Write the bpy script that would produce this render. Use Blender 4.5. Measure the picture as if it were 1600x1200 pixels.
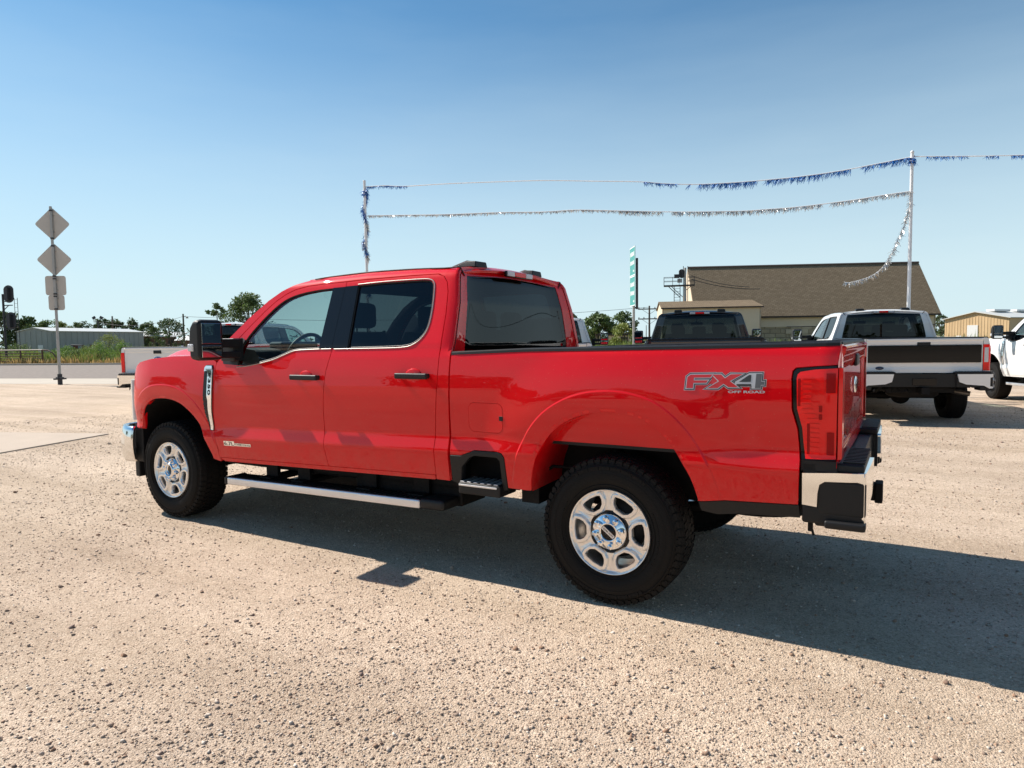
import bpy, bmesh, math, random
import numpy as np
from mathutils import Vector, Matrix, Euler
from mathutils.geometry import delaunay_2d_cdt
random.seed(7); np.random.seed(7)
sc = bpy.context.scene
for o in list(bpy.data.objects): bpy.data.objects.remove(o, do_unlink=True)

# ------------------------------------------------------------------ camera
CAM = (1.43012, -4.398736, 1.497779); YAW, PITCH, ROLL, FPX = -0.535383, -0.064601, -0.013998, 1049.84
cam_data = bpy.data.cameras.new('camera'); cam = bpy.data.objects.new('camera', cam_data); sc.collection.objects.link(cam)
_f = Vector((math.sin(YAW) * math.cos(PITCH), math.cos(YAW) * math.cos(PITCH), math.sin(PITCH)))
_r = Vector((math.cos(YAW), -math.sin(YAW), 0)); _u = _r.cross(_f)
_r2 = _r * math.cos(ROLL) + _u * math.sin(ROLL); _u2 = -_r * math.sin(ROLL) + _u * math.cos(ROLL)
_m = Matrix((_r2, _u2, -_f)).transposed().to_4x4(); _m.translation = Vector(CAM); cam.matrix_world = _m
cam_data.sensor_width = 36.0; cam_data.lens = 36.0 * FPX / 1600.0; cam_data.clip_start = .05; cam_data.clip_end = 4000
sc.camera = cam

# ------------------------------------------------------------------ sky and sun
SUN_EL = math.atan2(1.0, 1.072); SUN_AZ = math.atan2(-1.07, -.045)      # azimuth measured clockwise from +y
world = bpy.data.worlds.new('World'); sc.world = world; world.use_nodes = True
_n = world.node_tree; _n.nodes.clear()
_sky = _n.nodes.new('ShaderNodeTexSky'); _sky.sky_type = 'NISHITA'; _sky.sun_disc = False
_sky.sun_elevation = SUN_EL; _sky.sun_rotation = SUN_AZ; _sky.altitude = 0; _sky.air_density = 1.0; _sky.dust_density = .3; _sky.ozone_density = 4.0
_bg = _n.nodes.new('ShaderNodeBackground'); _bg.inputs['Strength'].default_value = .070
_wo = _n.nodes.new('ShaderNodeOutputWorld')
# pale haze towards the horizon, the same all the way round
_tc = _n.nodes.new('ShaderNodeTexCoord'); _sx = _n.nodes.new('ShaderNodeSeparateXYZ'); _n.links.new(_tc.outputs['Generated'], _sx.inputs[0])
_mr = _n.nodes.new('ShaderNodeMapRange'); _mr.interpolation_type = 'SMOOTHERSTEP'; _mr.inputs['From Min'].default_value = -.02; _mr.inputs['From Max'].default_value = .50; _mr.inputs['To Min'].default_value = .90; _mr.inputs['To Max'].default_value = .0; _mr.interpolation_type = 'SMOOTHSTEP'
_n.links.new(_sx.outputs['Z'], _mr.inputs['Value']); _hz = _n.nodes.new('ShaderNodeMix'); _hz.data_type = 'RGBA'; _hz.inputs[7].default_value = (7.1, 8.65, 9.2, 1)
# very thin high cloud
_mp = _n.nodes.new('ShaderNodeMapping'); _mp.inputs['Scale'].default_value = (1.2, 1.6, 7.0); _mp.inputs['Rotation'].default_value = (.25, .1, 0); _n.links.new(_tc.outputs['Generated'], _mp.inputs[0])
_cn = _n.nodes.new('ShaderNodeTexNoise'); _cn.inputs['Scale'].default_value = 1.7; _cn.inputs['Detail'].default_value = 7; _cn.inputs['Roughness'].default_value = .55; _n.links.new(_mp.outputs[0], _cn.inputs['Vector'])
_cr = _n.nodes.new('ShaderNodeMapRange'); _cr.inputs['From Min'].default_value = .45; _cr.inputs['From Max'].default_value = .80; _cr.inputs['To Min'].default_value = 0; _cr.inputs['To Max'].default_value = .07; _n.links.new(_cn.outputs['Fac'], _cr.inputs['Value'])
_ad = _n.nodes.new('ShaderNodeMath'); _ad.operation = 'ADD'; _ad.use_clamp = True; _n.links.new(_mr.outputs[0], _ad.inputs[0]); _n.links.new(_cr.outputs[0], _ad.inputs[1]); _n.links.new(_ad.outputs[0], _hz.inputs[0]); _tint = _n.nodes.new('ShaderNodeMix'); _tint.data_type = 'RGBA'; _tint.blend_type = 'MULTIPLY'; _tint.inputs[0].default_value = 1; _tint.inputs[7].default_value = (.64, 1.08, 1.16, 1)
_n.links.new(_sky.outputs[0], _tint.inputs[6]); _n.links.new(_tint.outputs[2], _hz.inputs[6]); _n.links.new(_hz.outputs[2], _bg.inputs[0]); _n.links.new(_bg.outputs[0], _wo.inputs[0])
sun_data = bpy.data.lights.new('sun', 'SUN'); sun = bpy.data.objects.new('sun', sun_data); sc.collection.objects.link(sun)
sun_data.energy = 5.0; sun_data.angle = math.radians(.5); sun_data.color = (1, .93, .85)
_sd = Vector((-1.07, -.045, 1.0)).normalized()
sun.rotation_euler = _sd.to_track_quat('Z', 'Y').to_euler(); sun.location = _sd * 60
sc.view_settings.view_transform = 'Standard'; sc.view_settings.look = 'None'; sc.view_settings.gamma = 1
sc.view_settings.use_curve_mapping = False; sc.view_settings.exposure = 0.56
sc.render.engine = 'CYCLES'; sc.cycles.max_bounces = 10; sc.cycles.transparent_max_bounces = 24; sc.cycles.use_denoising = True
sc.cycles.sample_clamp_indirect = 6

# ------------------------------------------------------------------ materials
MATS = {}
def mat(name, col, rough=.5, metal=0., coat=0., spec=.5, bump=0., bscale=60., var=0., vscale=3., emis=None, coatr=.04, detail=3., coords='Object', trans=0.):
    if name in MATS: return MATS[name]
    m = bpy.data.materials.new(name); m.use_nodes = True; nt = m.node_tree; b = nt.nodes['Principled BSDF']
    b.inputs['Base Color'].default_value = (*col, 1); b.inputs['Roughness'].default_value = rough; b.inputs['Metallic'].default_value = metal
    b.inputs['Coat Weight'].default_value = coat; b.inputs['Coat Roughness'].default_value = coatr; b.inputs['Specular IOR Level'].default_value = spec
    if trans: b.inputs['Transmission Weight'].default_value = trans
    if var or bump:
        tc = nt.nodes.new('ShaderNodeTexCoord')
    if var:
        nz = nt.nodes.new('ShaderNodeTexNoise'); nz.inputs['Scale'].default_value = vscale; nz.inputs['Detail'].default_value = 6
        nt.links.new(tc.outputs[coords], nz.inputs['Vector'])
        mx = nt.nodes.new('ShaderNodeMix'); mx.data_type = 'RGBA'
        mx.inputs[6].default_value = (*[c * (1 - var) for c in col], 1); mx.inputs[7].default_value = (*[min(1, c * (1 + var)) for c in col], 1)
        nt.links.new(nz.outputs['Fac'], mx.inputs[0]); nt.links.new(mx.outputs[2], b.inputs['Base Color'])
    if bump:
        nb = nt.nodes.new('ShaderNodeTexNoise'); nb.inputs['Scale'].default_value = bscale; nb.inputs['Detail'].default_value = detail
        nt.links.new(tc.outputs[coords], nb.inputs['Vector'])
        bp = nt.nodes.new('ShaderNodeBump'); bp.inputs['Strength'].default_value = bump; bp.inputs['Distance'].default_value = .01
        nt.links.new(nb.outputs['Fac'], bp.inputs['Height']); nt.links.new(bp.outputs[0], b.inputs['Normal'])
    if emis: b.inputs['Emission Color'].default_value = (*emis[:3], 1); b.inputs['Emission Strength'].default_value = emis[3]
    MATS[name] = m; return m
def glass(name, tint, refl=1.0, rough=0.0):
    """thin sheet glass: fresnel reflection over a tinted see-through layer"""
    if name in MATS: return MATS[name]
    m = bpy.data.materials.new(name); m.use_nodes = True; nt = m.node_tree; nt.nodes.clear()
    out = nt.nodes.new('ShaderNodeOutputMaterial'); mix = nt.nodes.new('ShaderNodeMixShader')
    fr = nt.nodes.new('ShaderNodeFresnel'); fr.inputs['IOR'].default_value = 1.52
    mul = nt.nodes.new('ShaderNodeMath'); mul.operation = 'MULTIPLY'; mul.inputs[1].default_value = 1.7 * refl; mul.use_clamp = True
    g = nt.nodes.new('ShaderNodeBsdfGlossy'); g.inputs['Roughness'].default_value = rough; g.inputs['Color'].default_value = (.95, .97, 1, 1)
    t = nt.nodes.new('ShaderNodeBsdfTransparent'); t.inputs['Color'].default_value = (*tint, 1)
    geo = nt.nodes.new('ShaderNodeNewGeometry')
    nt.links.new(fr.outputs[0], mul.inputs[0]); nt.links.new(mul.outputs[0], mix.inputs[0])
    nt.links.new(t.outputs[0], mix.inputs[1]); nt.links.new(g.outputs[0], mix.inputs[2]); nt.links.new(mix.outputs[0], out.inputs[0])
    MATS[name] = m; return m
RED = mat('red_paint', (.70, .0018, .006), .5, coat=.85, spec=.03, coatr=.015)
def dusty(m, base):
    nt = m.node_tree; N, L = nt.nodes, nt.links; b = N['Principled BSDF']; tc = N.new('ShaderNodeTexCoord'); sx = N.new('ShaderNodeSeparateXYZ'); L.new(tc.outputs['Object'], sx.inputs[0])
    mr = N.new('ShaderNodeMapRange'); mr.interpolation_type = 'SMOOTHSTEP'; mr.inputs['From Min'].default_value = .52; mr.inputs['From Max'].default_value = .86; mr.inputs['To Min'].default_value = .20; mr.inputs['To Max'].default_value = .012; L.new(sx.outputs['Z'], mr.inputs['Value'])
    nz = N.new('ShaderNodeTexNoise'); nz.inputs['Scale'].default_value = 7; nz.inputs['Detail'].default_value = 9; nz.inputs['Roughness'].default_value = .75; L.new(tc.outputs['Object'], nz.inputs['Vector'])
    nr = N.new('ShaderNodeMapRange'); nr.inputs['From Min'].default_value = .40; nr.inputs['From Max'].default_value = .72; nr.inputs['To Max'].default_value = 1.5; L.new(nz.outputs['Fac'], nr.inputs['Value'])
    mu = N.new('ShaderNodeMath'); mu.operation = 'MULTIPLY'; mu.use_clamp = True; L.new(mr.outputs[0], mu.inputs[0]); L.new(nr.outputs[0], mu.inputs[1])
    v = N.new('ShaderNodeTexVoronoi'); v.inputs['Scale'].default_value = 42; L.new(tc.outputs['Object'], v.inputs['Vector']); sp = N.new('ShaderNodeMath'); sp.operation = 'LESS_THAN'; sp.inputs[1].default_value = .085; L.new(v.outputs['Distance'], sp.inputs[0]); s2 = N.new('ShaderNodeMath'); s2.operation = 'MULTIPLY'; s2.inputs[1].default_value = .22; L.new(sp.outputs[0], s2.inputs[0])
    mx2 = N.new('ShaderNodeMath'); mx2.operation = 'MAXIMUM'; L.new(mu.outputs[0], mx2.inputs[0]); L.new(s2.outputs[0], mx2.inputs[1])
    mx = N.new('ShaderNodeMix'); mx.data_type = 'RGBA'; mx.inputs[6].default_value = (*base, 1); mx.inputs[7].default_value = (.38, .27, .20, 1); L.new(mx2.outputs[0], mx.inputs[0]); L.new(mx.outputs[2], b.inputs['Base Color'])
    cw = N.new('ShaderNodeMapRange'); cw.inputs['From Max'].default_value = .3; cw.inputs['To Min'].default_value = .85; cw.inputs['To Max'].default_value = .30; L.new(mx2.outputs[0], cw.inputs['Value']); L.new(cw.outputs[0], b.inputs['Coat Weight'])
dusty(RED, (.70, .0018, .006))
WHITE = mat('white_paint', (.80, .785, .755), .4, coat=1.0, spec=.4)
BLACKP = mat('black_paint', (.006, .007, .010), .25, coat=1.0)
CHROME = mat('chrome', (.86, .87, .88), .07, metal=1.0)
BCHROME = mat('bumper_chrome', (.84, .83, .81), .08, metal=1.0)
ALU = mat('machined_aluminium', (.74, .75, .77), .32, metal=.75)
ALUP = mat('silver_wheel_paint', (.86, .85, .83), .30, metal=.85, coat=.3)
SATIN = mat('satin_trim', (.36, .33, .30), .42, metal=.8)
PLAST = mat('black_plastic', (.009, .009, .0095), .5, spec=.35, bump=.15, bscale=400)
PLASTG = mat('gloss_black_plastic', (.005, .005, .006), .16, coat=.05, spec=.3)
RUBBER = mat('tire_rubber', (.010, .0088, .0078), .7, spec=.18, bump=.2, bscale=90)
CHASSIS = mat('chassis_black', (.006, .006, .0065), .65, spec=.2, bump=.3, bscale=40)
INTER = mat('interior_grey', (.035, .037, .042), .75)
INTERL = mat('interior_light_grey', (.16, .17, .18), .8)
LINER = mat('headliner_cloth', (.22, .22, .22), .9)
REDLENS = mat('red_lens', (.88, .004, .004), .3, coat=.65, spec=.1)
REDLENSD = mat('dark_red_lens', (.34, .002, .003), .5, coat=.15, spec=.1)
CLEARLENS = mat('clear_lens', (.62, .62, .62), .15, coat=1.0, bump=.6, bscale=160)
GLASSF = glass('front_side_glass', (.60, .72, .70), .6)
GLASSR = glass('privacy_glass', (.075, .095, .10), .38)
WSHIELD = glass('windshield_glass', (.70, .80, .78), .8)
MIRROR = mat('mirror_glass', (.50, .54, .56), .01, metal=1.0)

# ------------------------------------------------------------------ object helpers
def link(o): sc.collection.objects.link(o); return o
def tag(o, label=None, cat=None, group=None, kind=None):
    if label: o['label'] = label
    if cat: o['category'] = cat
    if group: o['group'] = group
    if kind: o['kind'] = kind
    return o
def empty(name, loc=(0, 0, 0), rz=0., parent=None, **k):
    o = bpy.data.objects.new(name, None); link(o); o.location = loc; o.rotation_euler = (0, 0, rz); o.empty_display_size = .2
    if parent: o.parent = parent
    return tag(o, **k)
def mesh_obj(name, verts, faces, m, parent=None, smooth=False, normals=None, matrix=None):
    me = bpy.data.meshes.new(name); me.from_pydata([tuple(v) for v in verts], [], [tuple(f) for f in faces]); me.materials.append(m)
    if smooth: me.polygons.foreach_set('use_smooth', [True] * len(me.polygons))
    me.update()
    if normals is not None: me.normals_split_custom_set_from_vertices([tuple(n) for n in normals])
    o = bpy.data.objects.new(name, me); link(o)
    if parent: o.parent = parent
    return o
class MB:
    """collects simple solids and links them as one mesh object"""
    def __init__(s): s.v = []; s.f = []; s.sm = []
    def add(s, v, f, sm=False):
        n = len(s.v); s.v += [tuple(p) for p in v]; s.f += [tuple(i + n for i in q) for q in f]; s.sm += [sm] * len(f); return s
    def box(s, c, d, rz=0., rx=0., ry=0.):
        x, y, z = [k / 2 for k in d]; M = Euler((rx, ry, rz)).to_matrix()
        v = [M @ Vector((a * x, b * y, e * z)) + Vector(c) for a in (-1, 1) for b in (-1, 1) for e in (-1, 1)]
        return s.add(v, [(0, 1, 3, 2), (4, 6, 7, 5), (0, 4, 5, 1), (2, 3, 7, 6), (0, 2, 6, 4), (1, 5, 7, 3)])
    def bb(s, a, b):     # box between two corners
        return s.box([(a[i] + b[i]) / 2 for i in range(3)], [abs(b[i] - a[i]) for i in range(3)])
    def cyl(s, a, b, r0, r1=None, n=16, cap=True, sm=True):
        r1 = r0 if r1 is None else r1; a = Vector(a); b = Vector(b); d = (b - a).normalized()
        u = d.orthogonal().normalized(); w = d.cross(u); v = []
        for P, r in ((a, r0), (b, r1)):
            v += [P + (u * math.cos(2 * math.pi * i / n) + w * math.sin(2 * math.pi * i / n)) * r for i in range(n)]
        s.add(v, [(i, (i + 1) % n, n + (i + 1) % n, n + i) for i in range(n)], sm)
        if cap: s.add(v, [tuple(range(n))[::-1], tuple(range(n, 2 * n))])
        return s
    def tube(s, pts, r, n=8, cap=True):
        P = [Vector(p) for p in pts]; v = []; up = None
        for i, q in enumerate(P):
            d = (P[min(i + 1, len(P) - 1)] - P[max(i - 1, 0)]).normalized()
            if up is None: up = d.orthogonal().normalized()
            up = (up - d * up.dot(d)).normalized(); w = d.cross(up); rr = r[i] if isinstance(r, (list, tuple)) else r
            v += [q + (up * math.cos(2 * math.pi * k / n) + w * math.sin(2 * math.pi * k / n)) * rr for k in range(n)]
        f = [(i * n + k, i * n + (k + 1) % n, (i + 1) * n + (k + 1) % n, (i + 1) * n + k) for i in range(len(P) - 1) for k in range(n)]
        s.add(v, f, True)
        if cap: s.add(v, [tuple(range(n))[::-1], tuple(range((len(P) - 1) * n, len(P) * n))])
        return s
    def lathe(s, prof, axis='y', n=48, c=(0, 0, 0), sm=True):
        """profile (radius, height along axis); flat-capped where radius 0 is given"""
        v = []
        for r, h in prof:
            for k in range(n):
                a = 2 * math.pi * k / n; p, q = r * math.cos(a), r * math.sin(a)
                v.append((c[0] + p, c[1] + h, c[2] + q) if axis == 'y' else (c[0] + p, c[1] + q, c[2] + h) if axis == 'z' else (c[0] + h, c[1] + p, c[2] + q))
        f = [(i * n + k, i * n + (k + 1) % n, (i + 1) * n + (k + 1) % n, (i + 1) * n + k) for i in range(len(prof) - 1) for k in range(n)]
        return s.add(v, f, sm)
    def prism(s, poly, a, b, axis='y', sm=False):
        """polygon in the plane across an axis, extruded from a to b"""
        def P(u, w, t): return (u, t, w) if axis == 'y' else (u, w, t) if axis == 'z' else (t, u, w)
        n = len(poly); v = [P(u, w, a) for u, w in poly] + [P(u, w, b) for u, w in poly]
        s.add(v, [(i, (i + 1) % n, n + (i + 1) % n, n + i) for i in range(n)], sm)
        return s.add(v, [tuple(range(n))[::-1], tuple(range(n, 2 * n))])
    def build(s, name, m, parent=None, bevel=0., seg=2, angle=35, **k):
        o = mesh_obj(name, s.v, s.f, m, parent); o.data.polygons.foreach_set('use_smooth', s.sm)
        bm = bmesh.new(); bm.from_mesh(o.data); bmesh.ops.recalc_face_normals(bm, faces=bm.faces); bm.to_mesh(o.data); bm.free()
        if bevel:
            b = o.modifiers.new('bevel', 'BEVEL'); b.width = bevel; b.segments = seg; b.limit_method = 'ANGLE'; b.angle_limit = math.radians(angle); b.harden_normals = False
            o.data.polygons.foreach_set('use_smooth', [True] * len(o.data.polygons))
            w = o.modifiers.new('normals', 'WEIGHTED_NORMAL'); w.keep_sharp = False
        return tag(o, **k)
def copy_tree(o, parent=None, swap=None, skip=()):
    c = o.copy(); sc.collection.objects.link(c)
    for k in ('label',):
        if parent is not None and k in c and swap and c[k].startswith('red'): del c[k]
    if parent is not None: c.parent = parent
    if swap and c.type == 'MESH':
        for s in c.material_slots:
            if s.material and s.material.name in swap: nm = swap[s.material.name]; s.link = 'OBJECT'; s.material = nm
    for ch in list(o.children):
        if ch.name.split('.')[0] not in skip: copy_tree(ch, c, swap, skip)
    return c
def text_mesh(s, size, offset=0., shear=0., align='LEFT', spacing=1.0, sx=1.0):
    cu = bpy.data.curves.new('t', 'FONT'); cu.body = s; cu.size = size; cu.offset = offset; cu.shear = shear; cu.align_x = align; cu.space_character = spacing
    cu.resolution_u = 3
    o = bpy.data.objects.new('t', cu); sc.collection.objects.link(o); dg = bpy.context.evaluated_depsgraph_get(); me = o.evaluated_get(dg).to_mesh()
    v = [(p.co.x * sx, p.co.y) for p in me.vertices]; f = [tuple(q.vertices) for q in me.polygons]
    o.evaluated_get(dg).to_mesh_clear(); bpy.data.objects.remove(o); bpy.data.curves.remove(cu); return v, f
# ------------------------------------------------------------------ truck body shape functions
# truck frame: x rearwards from the rear axle, y across, z up
def _table(pts, lo, hi, blur):
    zz = np.arange(lo, hi, .001)
    v = np.interp(zz, [a for a, b in pts], [b for a, b in pts])
    k = np.ones(blur) / blur
    for _ in range(2):
        v = np.convolve(np.pad(v, blur // 2, mode='edge'), k, mode='same')[blur // 2: blur // 2 + len(zz)]
    return zz, v
PROF = _table([(.40, .93), (.55, .958), (.64, .976), (.72, .990), (.795, 1.001), (.812, 1.001), (.885, .984), (.91, .982),
               (1.05, .9895), (1.15, .9915), (1.21, .9900), (1.28, .9860), (1.33, .9800), (1.40, .968), (1.455, .951), (1.48, .947),
               (1.93, .800), (1.955, .788), (1.975, .765), (1.99, .735), (2.0, .70), (2.1, .5)], .40, 2.1, 21)
PROF_BED = _table([(.40, .93), (.55, .958), (.64, .976), (.72, .990), (.795, 1.001), (.812, 1.001), (.885, .984), (.91, .982),
               (1.05, .9895), (1.15, .9915), (1.21, .9900), (1.28, .9860), (1.33, .9805), (1.40, .970), (1.44, .957), (1.46, .93), (1.6, .9)], .40, 2.1, 21)
ARCH_R = [(-.49, .60), (-.483, .66), (-.463, .745), (-.424, .84), (-.361, .935), (-.278, 1.012), (-.158, 1.072), (-.024, 1.099), (.115, 1.094),
          (.240, 1.055), (.345, .970), (.418, .870), (.468, .775), (.498, .68), (.50, .655)]
ARCH_F = [(-4.445, .765), (-4.430, .82), (-4.405, .875), (-4.325, .970), (-4.204, 1.032), (-4.06, 1.048), (-3.92, 1.040), (-3.79, 1.005), (-3.672, .935),
          (-3.60, .86), (-3.545, .77), (-3.485, .66), (-3.45, .575)]
def catmull(P, n=5):
    P = [np.array(p, float) for p in P]; out = []
    for i in range(len(P) - 1):
        p0 = P[max(i - 1, 0)]; p1 = P[i]; p2 = P[i + 1]; p3 = P[min(i + 2, len(P) - 1)]
        for k in range(n):
            t = k / n
            out.append(.5 * ((2 * p1) + (-p0 + p2) * t + (2 * p0 - 5 * p1 + 4 * p2 - p3) * t * t + (-p0 + 3 * p1 - 3 * p2 + p3) * t ** 3))
    out.append(P[-1]); return [tuple(float(c) for c in q) for q in out]
def sstep(a, b, x):
    t = np.clip((x - a) / (b - a), 0, 1); return t * t * (3 - 2 * t)
def dist_poly(x, z, poly):
    d = np.full(np.shape(x), 9.)
    for (ax, az), (bx, bz) in zip(poly[:-1], poly[1:]):
        vx, vz = bx - ax, bz - az; L = vx * vx + vz * vz + 1e-12
        t = np.clip(((x - ax) * vx + (z - az) * vz) / L, 0, 1)
        d = np.minimum(d, np.hypot(x - ax - t * vx, z - az - t * vz))
    return d
CR, CF = catmull(ARCH_R, 3), catmull(ARCH_F, 3)
def ztop(x):      # roof edge height along the cab
    return np.interp(x, [-3.5, -2.9, -2.6, -2.3, -1.9, -1.5, -1.2, -1.0], [1.97, 1.975, 1.985, 1.995, 2.005, 2.0, 1.99, 1.975])
def body_y(x, z):
    """half width of the body side at (x, z)"""
    x = np.asarray(x, float); z = np.asarray(z, float)
    low = np.clip((1.5 - z) / .6, 0, 1)
    zr = z - (.006 + .020 * low) * (x + 1.1) * np.where(z < 1.47, 1, 0)
    up = z - (ztop(x) - 2.0) * sstep(1.47, 1.9, z)
    zr = np.where(z > 1.47, up, zr)
    y = np.interp(zr, *PROF)
    yb = np.interp(zr, *PROF_BED)
    bed = x > -1.035
    y = np.where(bed, yb, y)
    # wheel arch flares: a raised band round the opening on a broader swelling of the panel
    for C, s, zc in ((CR, 1., .42), (CF, 1., .42)):
        d = dist_poly(x, z, C)
        fade = sstep(.55, .70, z)
        y = y + fade * .0042 * (1 - sstep(.112, .123, d))
        y = y + .022 * (1 - sstep(.10, .42, d)) * sstep(.75, 1.0, z)
        y = y - .012 * (1 - sstep(.0, .022, d))
    # plan shape
    y = y - .35 * np.clip(-4.22 - x, 0, 1) ** 2 - 1.1 * np.clip(-4.47 - x, 0, 1) ** 2
    y = y - 2.2 * np.clip(x - 1.07, 0, 1) ** 2
    cabr = (x > -1.16) & (~bed)
    y = y - np.where(cabr, 2.0 * np.clip(x + 1.16, 0, 1) ** 2 * sstep(1.40, 1.50, z), 0)
    return y
# ------------------------------------------------------------------ surface patches
def dens(loop, step, closed=True):
    out = []; n = len(loop)
    for i in range(n if closed else n - 1):
        a, b = loop[i], loop[(i + 1) % n]; L = math.hypot(b[0] - a[0], b[1] - a[1]); k = max(1, int(math.ceil(L / step)))
        out += [(a[0] + (b[0] - a[0]) * t / k, a[1] + (b[1] - a[1]) * t / k) for t in range(k)]
    if not closed: out.append(loop[-1])
    return out
def inside(x, y, loop):
    r = np.zeros(x.shape, bool); n = len(loop)
    for i in range(n):
        x0, y0 = loop[i]; x1, y1 = loop[(i + 1) % n]
        if y0 == y1: continue
        c = ((y0 > y) != (y1 > y)) & (x < (x1 - x0) * (y - y0) / (y1 - y0) + x0); r ^= c
    return r
def patch(name, loop, P, m, parent, holes=(), step=.025, flange=.03, flip=False, creases=(), **k):
    loops = [dens(l, step) for l in [loop] + list(holes)]
    xs = [q[0] for q in loops[0]]; ys = [q[1] for q in loops[0]]
    gx, gy = np.meshgrid(np.arange(min(xs) + step / 2, max(xs), step), np.arange(min(ys) + step / 2, max(ys), step * .8)); gx = gx.ravel(); gy = gy.ravel()
    ok = inside(gx, gy, loops[0])
    for h in loops[1:]: ok &= ~inside(gx, gy, h)
    gx, gy = gx[ok], gy[ok]
    for l in loops:
        d = dist_poly(gx, gy, l + [l[0]]); kk = d > step * .45; gx, gy = gx[kk], gy[kk]
    pts = []; ed = []
    for l in loops:
        n0 = len(pts); pts += l; ed += [(n0 + i, n0 + (i + 1) % len(l)) for i in range(len(l))]
    for cr in creases:      # extra rows of points along a crease so it stays crisp
        c = np.array(dens(cr, step * .8, False)); ok = inside(c[:, 0], c[:, 1], loops[0])
        for h in loops[1:]: ok &= ~inside(c[:, 0], c[:, 1], h)
        for l in loops: ok &= dist_poly(c[:, 0], c[:, 1], l + [l[0]]) > .006
        d = dist_poly(gx, gy, [tuple(q) for q in c]); kk = d > .006; gx, gy = gx[kk], gy[kk]
        i0 = len(pts); idx = []
        for q, o_ in zip(c.tolist(), ok):
            idx.append(len(pts) if o_ else -1)
            if o_: pts.append(tuple(q))
        ed += [(idx[i], idx[i + 1]) for i in range(len(idx) - 1) if idx[i] >= 0 and idx[i + 1] >= 0]
    pts += list(zip(gx.tolist(), gy.tolist()))
    V, E, F, *_ = delaunay_2d_cdt([Vector(q) for q in pts], ed, [], 0, 1e-5)
    U = np.array([q.x for q in V]); W = np.array([q.y for q in V]); F = np.array([tuple(f) for f in F])
    cx, cy = U[F].mean(1), W[F].mean(1); ok = inside(cx, cy, loops[0])
    for h in loops[1:]: ok &= ~inside(cx, cy, h)
    F = F[ok]; e = 1e-3
    def PN(u, w):
        p = P(u, w); n = np.cross(P(u + e, w) - P(u - e, w), P(u, w + e) - P(u, w - e)); n /= np.linalg.norm(n, axis=1)[:, None] + 1e-12
        return p, -n if flip else n
    pos, nor = PN(U, W)
    if flip: F = F[:, ::-1]
    verts = pos.tolist(); norms = nor.tolist(); faces = F.tolist()
    if flange:
        for li, l in enumerate(loops):
            a = np.array(l); area = .5 * np.sum(a[:, 0] * np.roll(a[:, 1], -1) - np.roll(a[:, 0], -1) * a[:, 1])
            if (area < 0) != (li > 0): a = a[::-1]
            p, n = PN(a[:, 0], a[:, 1]); q = p - n * flange; t = np.roll(p, -1, 0) - np.roll(p, 1, 0); s = np.cross(t, n); s /= np.linalg.norm(s, axis=1)[:, None] + 1e-12
            if flip: s = -s
            b0 = len(verts); N = len(a); verts += p.tolist() + q.tolist(); nn = s * .85 + n * .5; nn /= np.linalg.norm(nn, axis=1)[:, None]
            norms += nn.tolist() + s.tolist()
            for i in range(N):
                j = (i + 1) % N; f = (b0 + i, b0 + N + i, b0 + N + j, b0 + j); faces.append(f if not flip else f[::-1])
    o = mesh_obj(name, verts, faces, m, parent, True, norms); return tag(o, **k)
def side_fn(s, off=0.):       # s=-1 near (driver) side, +1 far side
    def P(u, w): return np.stack([u, s * (body_y(u, w) + off), w], 1)
    return P
def shiftx(l, d): return [(x + d, z) for x, z in l]
def rr(x0, z0, x1, z1, r, n=5):
    out = []
    for cx, cz, a0 in ((x1 - r, z1 - r, 0), (x0 + r, z1 - r, 90), (x0 + r, z0 + r, 180), (x1 - r, z0 + r, 270)):
        out += [(cx + r * math.cos(math.radians(a0 + 90 * i / n)), cz + r * math.sin(math.radians(a0 + 90 * i / n))) for i in range(n + 1)]
    return out
def offset_poly(P, d):
    n = len(P); a = sum(P[i][0] * P[(i + 1) % n][1] - P[(i + 1) % n][0] * P[i][1] for i in range(n)); s = 1 if a > 0 else -1; out = []
    for i in range(n):
        p0, p1, p2 = Vector(P[i - 1]), Vector(P[i]), Vector(P[(i + 1) % n]); e1 = (p1 - p0).normalized(); e2 = (p2 - p1).normalized()
        n1 = Vector((e1.y, -e1.x)) * s; n2 = Vector((e2.y, -e2.x)) * s; b = (n1 + n2); L = b.length
        b = b / L if L > 1e-6 else n1; c = max(.45, b.dot(n1)); q = p1 + b * (d / c); out.append((q.x, q.y))
    return out

G = .0032
L_FD = [(-3.345, .557), (-3.352, .60), (-3.356, .667), (-3.386, .795), (-3.379, 1.0), (-3.370, 1.184), (-3.360, 1.312), (-3.352, 1.352)]
L_B = [(-2.130, .55), (-2.136, .602), (-2.154, .75), (-2.157, .842), (-2.158, 1.026), (-2.147, 1.18), (-2.128, 1.30), (-2.100, 1.40), (-2.091, 1.47), (-2.088, 1.66), (-2.082, 1.80), (-2.078, 1.935)]
L_RD = [(-1.176, .60), (-1.176, .70), (-1.171, .90), (-1.156, 1.10), (-1.143, 1.27), (-1.139, 1.472), (-1.143, 1.676), (-1.158, 1.82), (-1.178, 1.885), (-1.212, 1.925), (-1.262, 1.941)]
TOP_FD = [(-3.30, 1.395), (-3.21, 1.468), (-3.10, 1.565), (-3.02, 1.64), (-2.90, 1.745), (-2.80, 1.82), (-2.70, 1.872), (-2.60, 1.905), (-2.47, 1.924), (-2.30, 1.932)]
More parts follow.
